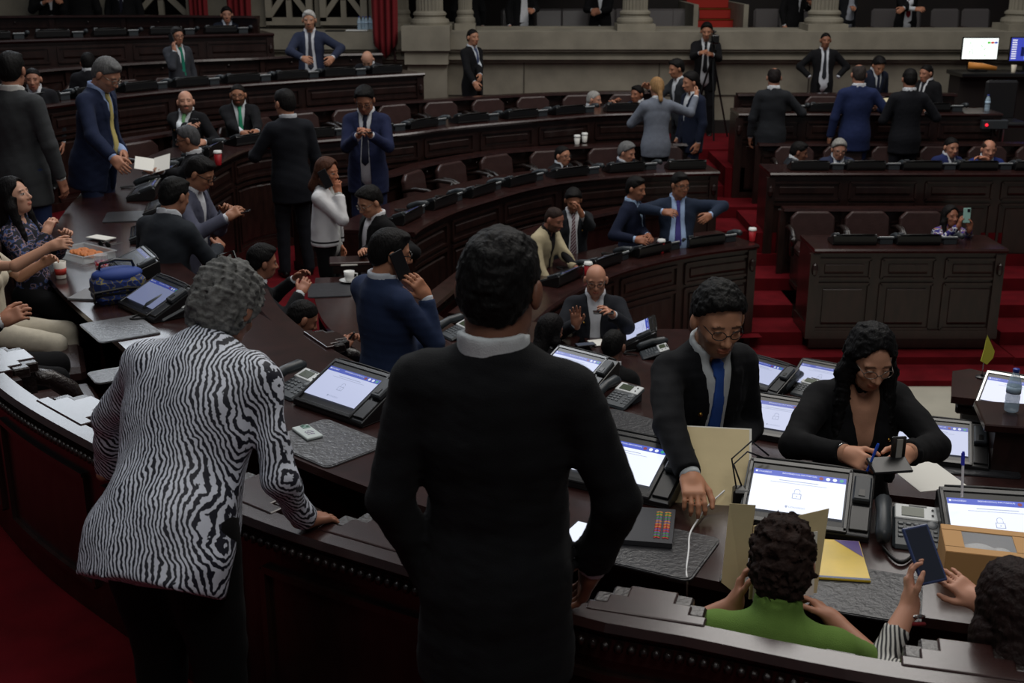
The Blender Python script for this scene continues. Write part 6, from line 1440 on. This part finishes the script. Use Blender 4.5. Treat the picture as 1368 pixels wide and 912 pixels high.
# bracelets and watch of p6, p4 are worn: children
def bracelet(res, k, label, m, back=.035, r=.034):
    c, d, pn, wr = res['hands'][k]; Mi = res['M'].inverted(); a = Mi@(wr-d*back); dl = (Mi.to_3x3()@d).normalized()
    q = dl.to_track_quat('Z', 'Y').to_matrix(); mb = MB(); mb.tube([a+q@Vector((r*math.cos(t*math.pi/8), r*.8*math.sin(t*math.pi/8), 0)) for t in range(17)], .006, 6); o = mb.build('bracelet', m, res['root'], True); o['label'] = label
bracelet(p6, 'L', 'silver bracelet', CHROME); bracelet(p6, 'L', 'red cord bracelet', REDV, .055); bracelet(p4, 'R', 'silver bracelet', CHROME, .03)
# manila folder of the woman in green
c, d, pn, wr = p5['hands']['L']
r_ = empty('paper_folder', (c.x+.035, c.y+.03, c.z-.07), R(-12), 'open manila folder with printed sheets held by the woman in green', 'folder')
mb = MB(); mb.add([(-.02, 0, -.02), (.0, .04, .27), (-.075, .10, .24), (-.085, .05, .0)], [(0, 1, 2, 3)]); o = mb.build('left_cover', MANILA, r_); md = o.modifiers.new('s', 'SOLIDIFY'); md.thickness = .003
mb = MB(); mb.add([(0, .0, -.02), (.20, .10, -.03), (.22, .17, .22), (.0, .045, .20)], [(0, 1, 2, 3)]); o = mb.build('right_cover', MANILA, r_); md = o.modifiers.new('s', 'SOLIDIFY'); md.thickness = .003
mb = MB(); mb.add([(.012, -.006, -.02), (.19, .085, -.03), (.19, .13, .16), (.012, .035, .165)], [(0, 1, 2, 3)]); o = mb.build('printed_sheet', PAPER, r_); md = o.modifiers.new('s', 'SOLIDIFY'); md.thickness = .004
# papers held by the grey haired man
c, d, pn, wr = p18['hands']['R']
r_ = empty('paper_sheets', c+Vector((-.0, 0, .03)), R(10), 'white sheets held open by the grey haired man at left', 'papers'); r_.scale = (.68, .8, .8)
mb = MB(); mb.box((-.12, 0, .03), (.24, .22, .004), Matrix.Rotation(.5, 3, 'X')@Matrix.Rotation(.2, 3, 'Y')); mb.box((.10, .0, .03), (.22, .24, .004), Matrix.Rotation(.6, 3, 'X')@Matrix.Rotation(-.3, 3, 'Y')); mb.build('sheet', PAPER, r_)
# camera on tripod
c, d, pn, wr = pc['hands']['R']; base = pc['root'].location
r_ = empty('tripod', (base.x+.05, base.y-.42, Z3+.01), 0, 'black tripod in front of the camera operator', 'tripod')
for k in range(3):
    a = k*2.094+.6; mb = MB(); mb.tube([(0, 0, 1.25), (.38*math.cos(a), .28*math.sin(a), 0)], [.018, .014], 6); mb.build('leg', PLAST, r_)
mb = MB(); mb.tube([(0, 0, 1.2), (0, 0, 1.42)], .025, 8); mb.tube([(0, 0, 1.38), (.1, .3, 1.28)], .012, 6); mb.build('head', PLAST, r_)
r_ = empty('video_camera', (base.x+.05, base.y-.42, Z3+1.44), 0, 'black video camera on the tripod', 'camera')
mb = MB(); mb.box((0, 0, .07), (.12, .26, .13), bev=.015); mb.build('camera_body', PLAST, r_); mb = MB(); mb.tube([(0, -.12, .07), (0, -.22, .07)], .045, 12); mb.build('lens', PLAST, r_); mb = MB(); mb.box((0, .0, .18), (.04, .18, .03), bev=.008); mb.box((0, .07, .155), (.03, .03, .05)); mb.build('handle', PLAST, r_)
# shoulder bag of p9
x, y, z = p9['root'].location
r_ = empty('shoulder_bag', (x-.05, y-.24, z+.75), R(20), 'black bag with a red tag hanging on the seated person', 'bag')
mb = MB(); mb.box((0, 0, .15), (.30, .12, .34), bev=.04); mb.build('bag_body', BLKLEATHER, r_); mb = MB(); mb.tube([(-.1, 0, .30), (-.06, .05, .50), (.04, .06, .52), (.1, 0, .30)], .010, 6); mb.build('strap', PLAST, r_, True); mb = MB(); mb.box((-.08, -.065, .27), (.05, .01, .05), bev=.003); mb.build('red_tag', mat('red_tag', (200, 30, 40), .6), r_)
# protos never used are removed; unused far ones stay out
for d_ in (MON, PH):
    for k, o in d_.items():
        if k not in used:
            for ch in list(o.children): bpy.data.objects.remove(ch)
            bpy.data.objects.remove(o)
